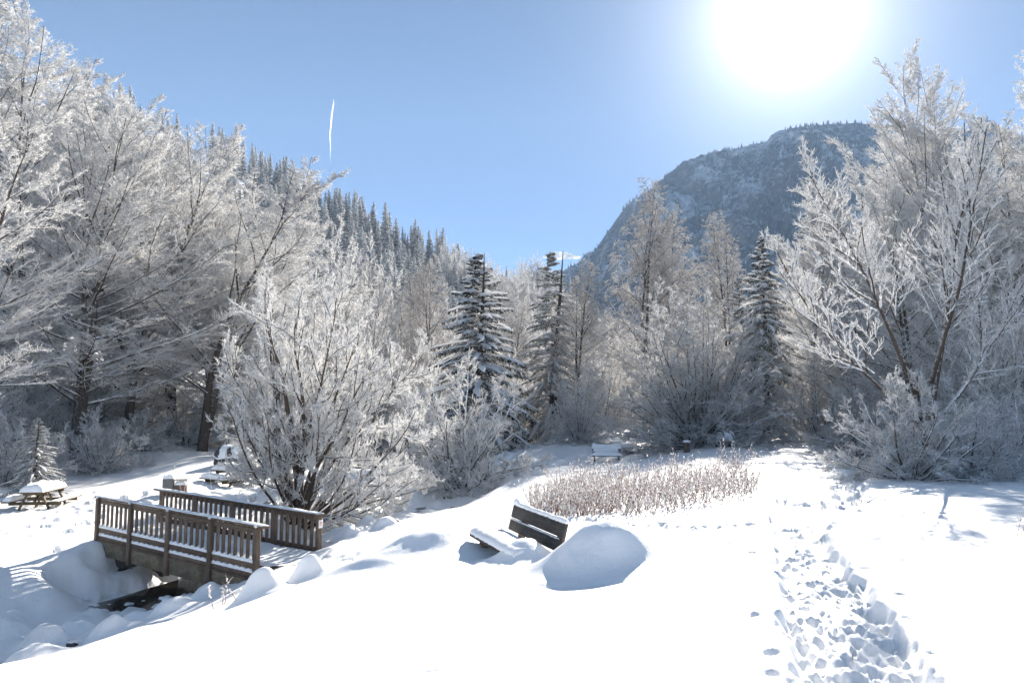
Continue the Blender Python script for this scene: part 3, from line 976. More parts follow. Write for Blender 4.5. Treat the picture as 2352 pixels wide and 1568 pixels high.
# upright open tree (right foreground)
ash = broad_tree('ash_tree', 41, [((0, 0, -0.2), (-0.10, 0.0, 1), 3.0, 0.13, 6, 0.0, 0.03), ((-0.25, 0, 2.2), (-0.42, 0.05, 1), 7.6, 0.06, 12, 0.35, 0.04), ((0.05, 0, 1.6), (0.22, 0.1, 1), 8.9, 0.075, 12, 0.18, 0.035), ((0.1, 0, 2.6), (0.30, -0.1, 1), 7.0, 0.05, 10, 0.3, 0.04), ((-0.2, 0.0, 1.4), (-0.95, -0.1, 1), 6.4, 0.042, 10, 0.3, 0.05), ((0.2, 0, 1.5), (0.9, 0.2, 1), 5.4, 0.042, 10, 0.25, 0.05)],
                 dict(n=15, t0=0.25, ang=(0.75, 0.65, 0.4), len=(0.26, 0.30, 0.24, 0.10), trop=(0.4, 0.5), jit=0.07), dict(n=7, t0=0.12, ang=(0.5, 0.95), planar=0.2, len=0.38, trop=0.35, jit=0.1),
                 dict(n=5, ang=(0.5, 1.0), planar=0.1, len=0.45, trop=0.35), dict(n=4, ang=(0.4, 0.9), planar=0.0, trop=0.35, max=0.22), 0.0068, (M_BARK, M_TWIG), 3500)
# drooping birch / larch
birch = broad_tree('birch_tree', 52, [((0, 0, -0.3), (0.03, 0, 1), 17.0, 0.15, 14, 0.05, 0.03)], dict(n=44, t0=0.22, ang=(1.15, 0.85, 0.45), len=(0.19, 0.23, 0.19, 0.08), trop=(0.2, 0.2)),
                   dict(n=10, t0=0.15, ang=(0.5, 1.0), planar=0.3, len=0.40, trop=-0.7), dict(n=7, ang=(0.4, 0.9), planar=0.1, len=0.5, trop=-0.9),
                   dict(n=6, ang=(0.4, 0.9), planar=0.0, trop=-0.4, max=0.30), 0.0090, (M_BARK, M_TWIGB), 500, M_TWIGB)


def densify(o, k=1, d=0.8, stems=True):
    """more stems and sprays in the same crown"""
    for ch in list(o.children):
        if not stems and ch.name.startswith('trunk'): continue
        for j in range(k):
            c = ch.copy(); COL.objects.link(c); c.parent = o
            c.rotation_euler = (0, 0, d * (j + 1)); c.scale = (0.95, 0.95, 0.93 - 0.05 * j)
    return o


for q_, d_ in ((beech_a, 0.9), (beech_b, 1.3), (bush_round, 1.1), (bush_low, 0.7), (birch, 1.6), (shrub_big, 0.4), (ash, 0.16)):
    densify(q_, 1, d_, q_ is not ash)


def spruce(name, seed, H, Rb, nb, snow=1.0, frost_only=False):
    rng = np.random.default_rng(seed)
    trunk = MB(); crown = MB()
    P = grow(np.array([[0, 0, -0.3]]), np.array([[0, 0, 1.0]]), np.array([H + 0.3]), 10, np.array([0.0]), 0.008, rng)
    f = np.linspace(0, 1, 11)
    trunk.add(*tube(P, (0.016 * H * (1 - f) + 0.012)[None], 7))
    t = np.linspace(0.04, 0.985, nb) ** 1.0
    t = np.clip(t + rng.uniform(-0.012, 0.012, nb), 0.02, 0.99)
    az = np.arange(nb) * 2.39996 + rng.normal(0, 0.25, nb)
    ln = (Rb * (1 - t) ** 0.80 + 0.07) * rng.uniform(0.5, 1.2, nb)
    el = np.interp(t, [0, 0.4, 0.8, 1], [-0.25, -0.10, 0.2, 0.8]) + rng.normal(0, 0.13, nb)
    D = np.c_[np.cos(az) * np.cos(el), np.sin(az) * np.cos(el), np.sin(el)]
    pos = np.c_[np.zeros((nb, 2)), t * H]
    Pb = grow(pos, D, ln, 6, np.interp(t, [0, .7, 1], [-0.75, -0.6, 0.0]), 0.06, rng)
    Rbn = taper(nb, 6, 0.012 + 0.01 * ln, np.full(nb, 0.008))
    trunk.add(*tube(Pb, Rbn, 4))
    # side sprays, flat and hanging
    idx, tk, p2, tan, r = kids(Pb, Rbn, 15, 0.15, 0.99, rng)
    D2 = side_dir(tan, rng.uniform(0.6, 1.1, len(idx)), 0.9, rng)
    D2 = nrmz(D2 + np.array([0, 0, -0.35]))
    l2 = np.clip(ln[idx] * 0.30 * (1.1 - 0.7 * tk) * rng.uniform(0.6, 1.2, len(idx)), 0.1, 0.9)
    P2 = grow(p2, D2, l2, 2, np.full(len(idx), -0.55), 0.08, rng)
    R2 = taper(len(idx), 2, np.full(len(idx), 0.018), np.full(len(idx), 0.010))
    crown.add(*tube(P2, R2, 3))
    idx3, t3, p3, tan3, r3 = kids(P2, R2, 9, 0.05, 1.0, rng)
    D3 = side_dir(tan3, rng.uniform(0.5, 1.1, len(idx3)), 0.5, rng)
    D3 = nrmz(D3 + np.array([0, 0, -0.45]))
    l3 = np.clip(l2[idx3] * rng.uniform(0.3, 0.7, len(idx3)), 0.08, 0.38)
    crown.add(*spikes(p3, D3, l3, rng.uniform(0.014, 0.026, len(idx3)), rng))
    # snow lying on each branch
    if snow > 0:
        prof = np.array([0.35, 0.75, 0.95, 1.0, 0.9, 0.7, 0.25])
        w = np.clip(0.055 + 0.085 * ln / 2.0, 0.05, 0.15) * snow * rng.uniform(0.6, 1.15, nb)
        Ru = w[:, None] * prof[None] * rng.uniform(0.45, 1.4, (nb, 7))
        Q = Pb.copy(); Q[..., 2] += Ru * 0.45 + 0.02
        crown.add(*tube(Q, Ru, 6, 0.62), 1) if False else None
        v, fcs = tube(Q, Ru, 6, 0.62)
        crown.add(v, fcs, 1)
        k = int(nb * 9 * snow)
        q = rng.integers(0, len(P2), k)
        pp = P2[q, 1] + np.array([0, 0, 0.03])
        tn = nrmz(P2[q, 1] - P2[q, 0])
        rr_ = rng.uniform(0.03, 0.075, k)
        crown.add(*octas(pp, tn, rr_ * rng.uniform(1.4, 2.6, k), rr_, 0.7), 1)
    k = 40
    zt = rng.uniform(0.955, 1.0, k) * H; at = rng.uniform(0, 2 * PI, k)
    dt = nrmz(np.c_[np.cos(at), np.sin(at), rng.uniform(0.5, 1.6, k)])
    crown.add(*spikes(np.c_[np.zeros((k, 2)), zt], dt, rng.uniform(0.12, 0.3, k), np.full(k, 0.022), rng))
    root = empty(name)
    trunk.build('trunk', M_BARK, root, True)
    crown.build('crown', [M_FROSTN if frost_only else M_NEEDLE, M_CLUMP], root)
    return root


spruce_a = spruce('spruce_tree', 61, 12.6, 3.3, 210, 1.15)
spruce_b = spruce('spruce_tree', 62, 12.0, 2.6, 170, 0.7, True)


def far_conifer(name, seed, H, Rb):
    rng = np.random.default_rng(seed)
    trunk = MB(); crown = MB()
    trunk.add(*tube(np.array([[[0, 0, -1.5], [0, 0, H * 0.5], [0, 0, H]]], float), np.array([[0.22, 0.13, 0.02]]), 5))
    n = 330
    t = 0.05 + 0.94 * np.sort(rng.random(n)) ** 0.9
    az = rng.uniform(0, 2 * PI, n)
    L = (Rb * (1 - t) ** 0.85 + 0.25) * rng.uniform(0.6, 1.15, n)
    el = np.interp(t, [0, 0.6, 1], [-0.45, -0.2, 0.6])
    D = np.c_[np.cos(az) * np.cos(el), np.sin(az) * np.cos(el), np.sin(el)]
    p = np.c_[np.zeros((n, 2)), t * H]
    crown.add(*octas(p + D * L[:, None] * 0.5, D, L * 0.52, L * 0.16 + 0.08, 0.5))
    crown.add(*spikes(p, D, L * 1.1, L * 0.10 + 0.06, rng))
    root = empty(name)
    trunk.build('trunk', M_BARK, root)
    crown.build('crown', [M_FARNEEDLE], root)
    return root


conifer_a = far_conifer('conifer_tree', 71, 17, 2.7)
conifer_b = far_conifer('conifer_tree', 72, 15, 2.0)


def plant(proto, used, px, Y, H, H0, rz, label, cat='tree', group=None, wide=1.0, name=None, sink=0.0, lean=None):
    """stand a tree on the ground at picture column px, distance Y ahead, scaled to height H"""
    x = (px - CX) / F_PX * Y
    z = gz(x, Y) - sink
    s = H / H0
    sc = (s * wide, s * wide, s)
    if proto.name not in used:
        used.add(proto.name)
        o = proto
        o.location = (x, Y, z); o.rotation_euler = (0, 0, rz); o.scale = sc
        tag(o, label, cat, group)
    else:
        o = copy_tree(proto, (x, Y, z), rz, sc, label, group)
        o['category'] = cat
        if group is None and 'group' in o: del o['group']
        if group is None and label: o['label'] = label
    if name: o.name = name
    if lean: o.rotation_euler = (lean[0], lean[1], rz)
    return o


used = set()
GL = 'frosted beeches on the left'
# ---- left wood
plant(beech_a, used, 180, 40, 19.0, 18.5, 0.4, 'tall frosted beech with bare dark trunk behind the left picnic table', 'tree', GL, 1.12)
plant(beech_b, used, 295, 46, 19.5, 17.5, 2.0, 'frosted forked beech standing right of the tall bare trunk on the left', 'tree', GL, 1.15)
plant(beech_a, used, 40, 43, 23.0, 18.5, 1.7, 'tallest frosted beech reaching the upper left corner of the sky', 'tree', GL, 1.1)
plant(beech_b, used, -110, 30, 17.5, 17.5, 4.0, 'frosted beech whose sprays hang in from the left edge', 'tree', GL, 1.0)
plant(beech_a, used, 400, 55, 20.5, 18.5, 3.4, 'frosted beech with long sprays leaning out toward the contrail', 'tree', GL, 1.2)
plant(beech_b, used, 500, 62, 19.0, 17.5, 5.2, 'frosted beech at the right end of the left wood beside the conifer slope', 'tree', GL, 1.2)
for i, (px, Y, H, rz) in enumerate([(120, 56, 22, 2.6), (250, 62, 24, 0.9), (30, 62, 25, 3.9), (370, 70, 21, 4.6), (-60, 52, 23, 0.2), (560, 74, 17, 1.2), (-30, 37, 9, 5.0)]):
    plant(beech_a if i % 2 else beech_b, used, px, Y, H, 18.5 if i % 2 else 17.5, rz, 'frosted beech deep in the left wood behind the front trunks', 'tree', 'beeches deep in the left wood', 1.15)
# ---- middle
plant(shrub_big, used, 698, 24.5, 7.4, 6.6, -0.7, 'wide many stemmed frosted shrub tree just behind the footbridge', 'shrub', None, 0.84)
plant(bush_low, used, 1062, 33, 5.4, 3.7, 0.6, 'small rounded frosted tree right of the big shrub over the stream', 'shrub', 'frosted shrubs', 0.85)
plant(spruce_a, used, 1097, 48, 12.6, 12.6, 0.3, 'snow laden spruce with drooping dark green boughs in the centre', 'tree', 'snowy spruces', 1.7)
plant(spruce_b, used, 1268, 52, 12.4, 12.0, 1.1, 'slender frosted spruce right of the snow laden spruce', 'tree', 'snowy spruces', 1.6)
dome = plant(bush_round, used, 1600, 42, 8.8, 7.4, 0.2, 'broad dome shaped frosted tree behind the far bench', 'tree', 'rounded frosted trees', 0.98)
plant(spruce_a, used, 1756, 50, 12.9, 12.6, 2.2, 'dark spruce with snow on its boughs right of the dome shaped tree', 'tree', 'snowy spruces', 1.05)
plant(spruce_b, used, 1702, 53, 10.8, 12.0, 3.0, 'shorter spruce tucked left behind the dark spruce', 'tree', 'snowy spruces', 1.1)
plant(birch, used, 1480, 64, 20.0, 17.0, 0.5, 'tallest thin birch standing out against the foot of the mountain', 'tree', 'frosted birches', 1.1)
plant(birch, used, 1548, 66, 18.5, 17.0, 2.5, 'thin birch right beside the tallest birch under the mountain', 'tree', 'frosted birches', 1.0)
plant(birch, used, 1672, 58, 16.2, 17.0, 4.2, 'pale frosted birch rising behind the dome shaped tree', 'tree', 'frosted birches', 1.0)
plant(birch, used, 1330, 50, 11.0, 17.0, 1.4, 'feathery frosted birch just right of the slender spruce', 'tree', 'frosted birches', 1.25)
plant(birch, used, 990, 62, 14.6, 17.0, 3.1, 'brownish thin birch left of the snow laden spruce', 'tree', 'frosted birches', 1.1)
plant(bush_round, used, 800, 58, 17.0, 7.4, 2.1, 'tall pale frosted tree rising behind the big shrub', 'tree', 'rounded frosted trees', 0.55)
plant(bush_round, used, 1330, 47, 5.0, 7.4, 4.1, 'low frosted tree at the foot of the feathery birch', 'tree', 'rounded frosted trees', 0.8)
for i, (px, Y, H, rz, k) in enumerate([(640, 60, 13, 1, 0), (720, 66, 12, 2, 1), (880, 60, 10.5, 3, 0), (930, 70, 13, 4, 1), (860, 80, 16, 5, 1), (1030, 72, 12, 0.5, 0), (1180, 66, 11, 1.5, 1), (1230, 74, 12, 2.5, 0),
                                        (1150, 90, 16, 3.5, 1), (1380, 70, 9.5, 4.5, 0), (1440, 84, 11, 5.5, 0), (1330, 90, 14, 0.1, 1), (1550, 80, 11, 1.1, 0), (1640, 76, 12, 2.1, 1), (1800, 72, 13, 3.1, 0),
                                        (1740, 80, 12, 4.1, 1), (700, 90, 20, 0.8, 0), (790, 95, 18, 1.9, 0), (960, 96, 17, 2.9, 1), (1060, 100, 16, 3.9, 0), (1250, 105, 15, 4.9, 0), (1400, 110, 13, 5.9, 1), (1520, 110, 13, 0.9, 0), (1000, 55, 8, 2.2, 0), (1170, 56, 7.5, 0.4, 0)]):
    pr, h0, wd = (bush_round, 7.4, 0.75) if k == 0 else (birch, 17.0, 1.3)
    plant(pr, used, px, Y, H, h0, rz, 'frosted leafless tree of the wood behind the stream', 'tree', 'frosted trees behind the stream', wd)
# ---- right wood
for (px, Y, H, rz, k, lb) in ((470, 47, 17.0, 0.9, 0, 'frosted beech leaning right beside the left wood, its sprays over the slope'), (565, 51, 15.5, 2.4, 1, 'frosted beech whose long lower sprays reach toward the big shrub'),
                             (640, 56, 12.5, 4.1, 0, 'lower frosted beech closing the left wood above the big shrub')):
    plant(beech_a if k else beech_b, used, px, Y, H, 18.5 if k else 17.5, rz, lb, 'tree', GL, 1.35, lean=(0, 0.10))
GR = 'frosted trees on the right'
plant(ash, used, 2128, 22.5, 9.9, 9.6, 0.0, 'open upright frosted tree with two dark stems rising from the right shrub', 'tree', GR, 1.0)
plant(bush_low, used, 2085, 22, 2.9, 3.7, 2.0, 'dense frosted shrub spreading low round the open upright tree', 'shrub', 'frosted shrubs', 1.05)
plant(bush_low, used, 2220, 22.5, 2.5, 3.7, 4.4, 'low frosted shrub at the right of the upright tree foot', 'shrub', 'frosted shrubs', 1.1)
plant(beech_b, used, 1985, 48, 19.0, 17.5, 1.0, 'left tall frosted beech of the right wood below the sun', 'tree', GR, 0.8)
plant(beech_a, used, 2150, 41, 19.6, 18.5, 2.9, 'tall frosted beech whose bare top stands highest on the right', 'tree', GR, 0.8)
plant(beech_b, used, 2335, 36, 18.8, 17.5, 0.3, 'frosted beech cut by the right edge with dark upper boughs', 'tree', GR, 0.8)
plant(beech_a, used, 1852, 50, 14.4, 18.5, 5.0, 'shorter frosted beech right of the dark spruce', 'tree', GR, 1.15)
plant(bush_round, used, 2290, 31, 8.5, 7.4, 1.0, 'dense frosted tree filling the right edge behind the upright tree', 'tree', 'rounded frosted trees', 0.75)
plant(bush_round, used, 1880, 46, 6.2, 7.4, 3.3, 'low frosted tree behind the trodden path', 'tree', 'rounded frosted trees', 0.8)
for i, (px, Y, H, rz) in enumerate([(2060, 60, 17, 0.7), (2250, 50, 18, 2.2), (2340, 58, 19, 3.3), (1930, 72, 16, 4.4), (2180, 72, 20, 5.5), (2440, 44, 17, 1.6), (2020, 80, 18, 2.7), (1830, 84, 14, 0.3), (2300, 42, 13, 4.0), (2100, 34, 12, 1.1), (2230, 38, 14, 3.9), (1950, 44, 11, 5.6), (2040, 52, 15, 2.4)]):
    plant(beech_a if i % 2 else beech_b, used, px, Y, H, 18.5 if i % 2 else 17.5, rz, 'frosted beech deep in the right wood behind the front trees', 'tree', 'beeches deep in the right wood', 0.95)
for i, (px, Y, H, rz) in enumerate([(90, 48, 4, 1), (150, 52, 4.6, 2), (215, 50, 3.8, 3), (265, 54, 5, 4), (330, 56, 4.4, 5), (380, 60, 5, 0.5), (60, 41, 3.4, 1.5), (120, 44, 3, 2.5)]):
    plant(bush_low, used, px, Y, H, 3.7, rz, 'frosted undergrowth shrub between the trunks of the left wood', 'shrub', 'undergrowth in the left wood', 1.1)
for i, (px, Y, H, rz) in enumerate([(2330, 25, 2.6, 0.4), (1965, 38, 2.2, 1.4), (240, 39, 3.2, 2.0), (20, 33, 3.2, 3.0), (430, 50, 3.4, 4.0), (330, 44, 2.4, 0.2)]):
    plant(bush_low, used, px, Y, H, 3.7, rz, ['frosted shrub at the right edge under the trees', 'small frosted shrub where the path enters the wood', 'frosted brownish shrub at the foot of the tall bare trunk', 'frosted shrub at the left edge behind the small spruce', 'low frosted shrub on the bank right of the left trunks', 'low frosted shrub between the left trunks'][i], 'shrub', 'frosted shrubs', 1.0)
plant(spruce_b, used, 92, 30.0, 2.9, 12.0, 0.8, 'small snow covered young spruce behind the left picnic table', 'tree', 'snowy spruces', 2.3)

densify(dome, 1, 2.1)
for (px, Y, H, rz) in ((2050, 36, 4.2, 0.6), (2140, 34, 4.0, 2.6), (2210, 30, 3.6, 1.6), (1985, 47, 4.0, 3.6)):
    plant(bush_low, used, px, Y, H, 3.7, rz, 'frosted undergrowth shrub in the shade behind the upright tree', 'shrub', 'undergrowth in the right wood', 1.2)
# ---- conifers on the far slope
rng = np.random.default_rng(77)
cnt = 0
GC = 'conifers on the far left slope'
LC = 'frosted conifer among many alike on the far left slope'
cand = []
for k in range(60):                                   # the row on the skyline
    px = 615 + 450 * (k + rng.uniform(0, 0.9)) / 60
    cand.append((px, np.interp(px, [600, 640, 750, 850, 950, 1040, 1150], [236, 240, 250, 260, 270, 280, 290]) + rng.uniform(-8, 4)))
for k in range(104):
    cand.append((rng.uniform(560, 1200), rng.uniform(135, 262)))
for k in range(60):
    cand.append((rng.uniform(150, 640), rng.uniform(150, 238)))
for k in range(34):
    cand.append((rng.uniform(470, 680), rng.uniform(225, 315)))
for k in range(34):
    cand.append((rng.uniform(1060, 1420), rng.uniform(150, 300)))
for px, Y in cand:
    H = rng.uniform(13, 20) if px < 1060 else rng.uniform(8, 12)
    plant(conifer_a if rng.random() < 0.6 else conifer_b, used, px, Y, H, 16, rng.uniform(0, 6.2), LC, 'tree', GC, rng.uniform(1.0, 1.35))
GB = 'frosted trees far back in the right wood'
for k in range(36):
    px = 1440 + 1000 * (k + rng.random()) / 36; Y = rng.uniform(85, 150)
    plant(bush_round if k % 3 else beech_b, used, px, Y, rng.uniform(9, 14), 7.4 if k % 3 else 17.5, rng.uniform(0, 6.2), 'frosted leafless tree far back in the right wood', 'tree', GB, 0.8)
for k in range(46):                                   # the pale wood that closes the valley
    px = 1010 + 430 * (k + rng.random()) / 46; Y = rng.uniform(210, 296)
    plant(bush_round if k % 4 else conifer_b, used, px, Y, rng.uniform(14, 20), 7.4 if k % 4 else 15, rng.uniform(0, 6.2), 'pale frosted tree closing the valley below the gap in the sky', 'tree', 'pale trees closing the valley', 0.7)
for k in range(80):                                   # leafless crowns between them
    px = rng.uniform(1000, 1500) if k < 44 else rng.uniform(1400, 2100); Y = rng.uniform(130, 280)
    plant(bush_round, used, px, Y, rng.uniform(8, 12), 7.4, rng.uniform(0, 6.2), 'frosted leafless tree on the far valley slope', 'tree', 'leafless trees on the far valley slope', 0.7)

# ------------------------------------------------------------------ snow heaps laid on the ground
def snow_heap(name, label, cat, cx, cy, rx, ry, H, p=4.0, rot=0.0, group=None, warp=0.15, seed=0, skew=(0, 0)):
    nr, na = 30, 56
    rr = np.linspace(0, 2.4, nr) ; aa = np.arange(na) * 2 * PI / na
    R, A = np.meshgrid(rr[1:], aa, indexing='ij')
    u = R * np.cos(A); v = R * np.sin(A)
    ca, sa = math.cos(rot), math.sin(rot)
    X = cx + ca * u * rx - sa * v * ry; Y = cy + sa * u * rx + ca * v * ry
    d = np.hypot(u - skew[0] * np.exp(-R), v - skew[1] * np.exp(-R)) * (1 + warp * perlin(u * 0.9 + seed * 3.1, v * 0.9 - seed))
    e = 1 / (1 + 2.4 ** p)
    B = H * np.clip(1 / (1 + d ** p) - e, 0, 1) * sstep(2.4, 1.8, R)
    Z = ground_z(X, Y, False) + B - 0.02 * sstep(1.7, 2.4, R) + (0.05 * min(rx, 1.0) * fbm(X * 2.2 / max(rx, .3), Y * 2.2 / max(rx, .3), 2) + 0.006 * fbm(X * 7, Y * 7, 2)) * np.clip(B / H * 1.5, 0, 1)
    c0 = np.array([[cx, cy, gz(cx, cy) + H]])
    V = np.r_[c0, np.stack([X, Y, Z], -1).reshape(-1, 3)]
    V[0, 2] = Z[0].mean()
    idx = 1 + np.arange((nr - 1) * na).reshape(nr - 1, na)
    F = np.stack([idx[:-1], idx[1:], np.roll(idx[1:], -1, 1), np.roll(idx[:-1], -1, 1)], -1).reshape(-1, 4)
    T = np.stack([np.zeros(na, int), idx[0], np.roll(idx[0], -1)], -1)
    V = V - np.array([cx, cy, 0])
    o = mk(name, V, [F, T], M_SNOW, smooth=True)
    o.location = (cx, cy, 0)
    tag(o, label, cat, group)
    return o


snow_heap('snow_mound', 'large smooth rounded snow mound right of the near bench', 'snow mound', 1.0, 9.25, 0.54, 0.42, 0.44, 2.8, 0.1, None, 0.22, 1)
snow_heap('snow_mound', 'smooth snow mound left of the near bench seat', 'snow mound', -1.25, 12.1, 0.80, 0.60, 0.44, 3.0, 0.2, None, 0.2, 2)
w1 = W(597, 1385, 12.3); w2 = W(707, 1362, 12.9)
snow_heap('snow_heap', 'pointed snow heap in front of the bridge right end, left one', 'snow heap', w1[0], w1[1], 0.27, 0.22, 0.46, 3.2, 0, None, 0.1, 3)
snow_heap('snow_heap', 'pointed snow heap beside the trodden snow, right one', 'snow heap', w2[0], w2[1], 0.24, 0.20, 0.44, 3.0, 0, None, 0.1, 4)
for i, (px, py, Y, r_, H, lb) in enumerate([(105, 1460, 15.2, 0.42, 0.5, 'snow covered boulder in the stream bed at the left, tallest one'), (245, 1475, 15.0, 0.34, 0.36, 'snow covered boulder nearest the open field edge in the stream'),
                                       (60, 1525, 13.4, 0.50, 0.30, 'flat snow covered boulder low at the left edge'), (330, 1405, 16.6, 0.5, 0.22, 'broad low snow covered boulder below the bridge'),
                                       (395, 1425, 16.0, 0.36, 0.30, 'snow covered boulder under the bridge middle near bank'), (30, 1420, 16.2, 0.45, 0.34, 'snow covered boulder at the left edge below the drift'),
                                       (180, 1420, 16.4, 0.40, 0.24, 'small snow covered boulder between two larger ones in the stream'), (470, 1370, 17.2, 0.28, 0.25, 'snow covered boulder beside the dark water under the bridge')]):
    w_ = W(px, py, Y)
    snow_heap('snow_covered_boulder', lb, 'boulder', w_[0], w_[1], r_, r_ * 0.8, H, 3.6, i, 'snow covered boulders in the stream', 0.25, 5 + i)
for i, (px, py, Y, r_, H) in enumerate([(835, 1225, 22.5, .35, .32), (885, 1240, 21, .3, .28), (800, 1250, 20.5, .32, .25), (760, 1240, 21.5, .3, .26), (930, 1215, 24, .4, .35), (990, 1180, 27, .4, .3), (1120, 1085, 42, .6, .5), (1150, 1075, 44, .6, .5), (1090, 1100, 40, .5, .4), (870, 1205, 25, .4, .35)]):
    w_ = W(px, py, Y)
    snow_heap('snow_covered_boulder', ['snow covered stone in the stream upstream of the bridge', 'snowy hump where the stream comes out of the wood'][i in (6, 7, 8)], 'boulder', w_[0], w_[1], r_, r_ * .8, H, 3.6, i, ['snowy stones upstream of the bridge', 'snowy humps at the wood'][i in (6, 7, 8)], 0.3, 20 + i)


# small dark stones showing at the water
def stone(label, x, y, z, s, seed, group=None, cat='stone'):
    rng = np.random.default_rng(seed)
    me = MB()
    na, nb_ = 10, 7
    th = np.linspace(0, PI, nb_)[1:-1]; ph = np.arange(na) * 2 * PI / na
    T, Pq = np.meshgrid(th, ph, indexing='ij')
    rr_ = 1 + rng.normal(0, 0.13, T.shape)
    V = np.stack([np.sin(T) * np.cos(Pq) * rr_ * s, np.sin(T) * np.sin(Pq) * rr_ * s * 0.7, np.cos(T) * rr_ * s * 0.55], -1).reshape(-1, 3)
    V = np.r_[V, [[0, 0, s * .55], [0, 0, -s * .55]]]
    ix = np.arange((nb_ - 2) * na).reshape(nb_ - 2, na)
    F = np.stack([ix[:-1], ix[1:], np.roll(ix[1:], -1, 1), np.roll(ix[:-1], -1, 1)], -1).reshape(-1, 4)
    k = (nb_ - 2) * na
    T1 = np.stack([np.full(na, k), ix[0], np.roll(ix[0], -1)], -1); T2 = np.stack([np.full(na, k + 1), np.roll(ix[-1], -1), ix[-1]], -1)
    root = empty('stone', (x, y, z), rng.uniform(0, 6), label, cat, group)
    mk('rock', V, [F, T1, T2], M_ROCK, root)
    Vc = V * np.array([0.92, 0.92, 0.7]) + np.array([0.03 * s, 0, s * 0.28])
    mk('snow_cap', Vc, [F, T1, T2], M_SNOW, root, True)
    return root


for i, (px, py, Y, s) in enumerate([(410, 1352, 18.2, .26), (445, 1360, 17.8, .2), (385, 1345, 18.6, .22), (430, 1340, 18.8, .3), (120, 1498, 14.4, .16), (165, 1490, 14.6, .14), (70, 1505, 14.2, .18), (908, 1228, 21.5, .12)]):
    w_ = W(px, py, Y)
    stone(['dark wet stones with snow caps under the bridge', 'dark stone showing at the stream edge low left', 'single small black stone in the snowy stream bed'][0 if i < 4 else 1 if i < 7 else 2], w_[0], w_[1], gz(w_[0], w_[1]) + 0.05, s, 90 + i, ['stones under the bridge', 'stones low left', None][0 if i < 4 else 1 if i < 7 else 2])


# ------------------------------------------------------------------ footbridge
def ledge_snow(mb, x0, x1, y0, y1, z, hfun, n=44, rng=None):
    """lumpy strip of snow along x between y0..y1 lying at z, height hfun(x)"""
    xs = np.linspace(x0, x1, n)
    prof_y = np.array([0.0, 0.0, 0.18, 0.5, 0.82, 1.0, 1.0]); prof_z = np.array([0.0, 0.45, 0.85, 1.0, 0.9, 0.5, 0.0])
    h = hfun(xs)
    h[0] *= 0.6; h[-1] *= 0.6
    wob = (rng.normal(0, 0.006, n) if rng is not None else 0)
    V = np.stack([np.repeat(xs[:, None], 7, 1), y0 + (y1 - y0) * prof_y[None] + np.where(prof_y[None] < 0.5, wob[:, None], 0), z + h[:, None] * prof_z[None]], -1)
    ix = np.arange(n * 7).reshape(n, 7)
    F = np.stack([ix[:-1, :-1], ix[1:, :-1], ix[1:, 1:], ix[:-1, 1:]], -1).reshape(-1, 4)
    mb.add(V.reshape(-1, 3), [F, ix[0][None], ix[-1][None, ::-1]])


A0 = W(233, 1139, 21.5); B0 = W(604, 1206, 17.1)
bdir = np.array([B0[0] - A0[0], B0[1] - A0[1]]); BL = float(np.linalg.norm(bdir)); bang = math.atan2(bdir[1], bdir[0])
RAILH = 1.05
bz = A0[2] - RAILH
tilt = math.atan2(B0[2] - A0[2], BL)
bridge = empty('footbridge', (A0[0], A0[1], bz), bang, 'wooden footbridge with slatted railings over the snowy stream', 'footbridge')
bridge.rotation_euler = (0, -tilt, bang)
BW = 1.85
rng = np.random.default_rng(9)
bay = BL / 4.0


def part(mb, name, mat, root, smooth=False): return mb.build(name, mat, root, smooth)


_meshc = {}


def shared_box(name, sx, sy, sz, mat, root, loc, b=0.006, rot=(0, 0, 0)):
    key = (round(sx, 4), round(sy, 4), round(sz, 4), mat.name, b)
    if key not in _meshc:
        V, F = bevbox(sx, sy, sz, b)
        _meshc[key] = mk_mesh(name, V, F, mat)
    o = bpy.data.objects.new(name, _meshc[key]); COL.objects.link(o); o.parent = root; o.location = loc; o.rotation_euler = rot
    return o


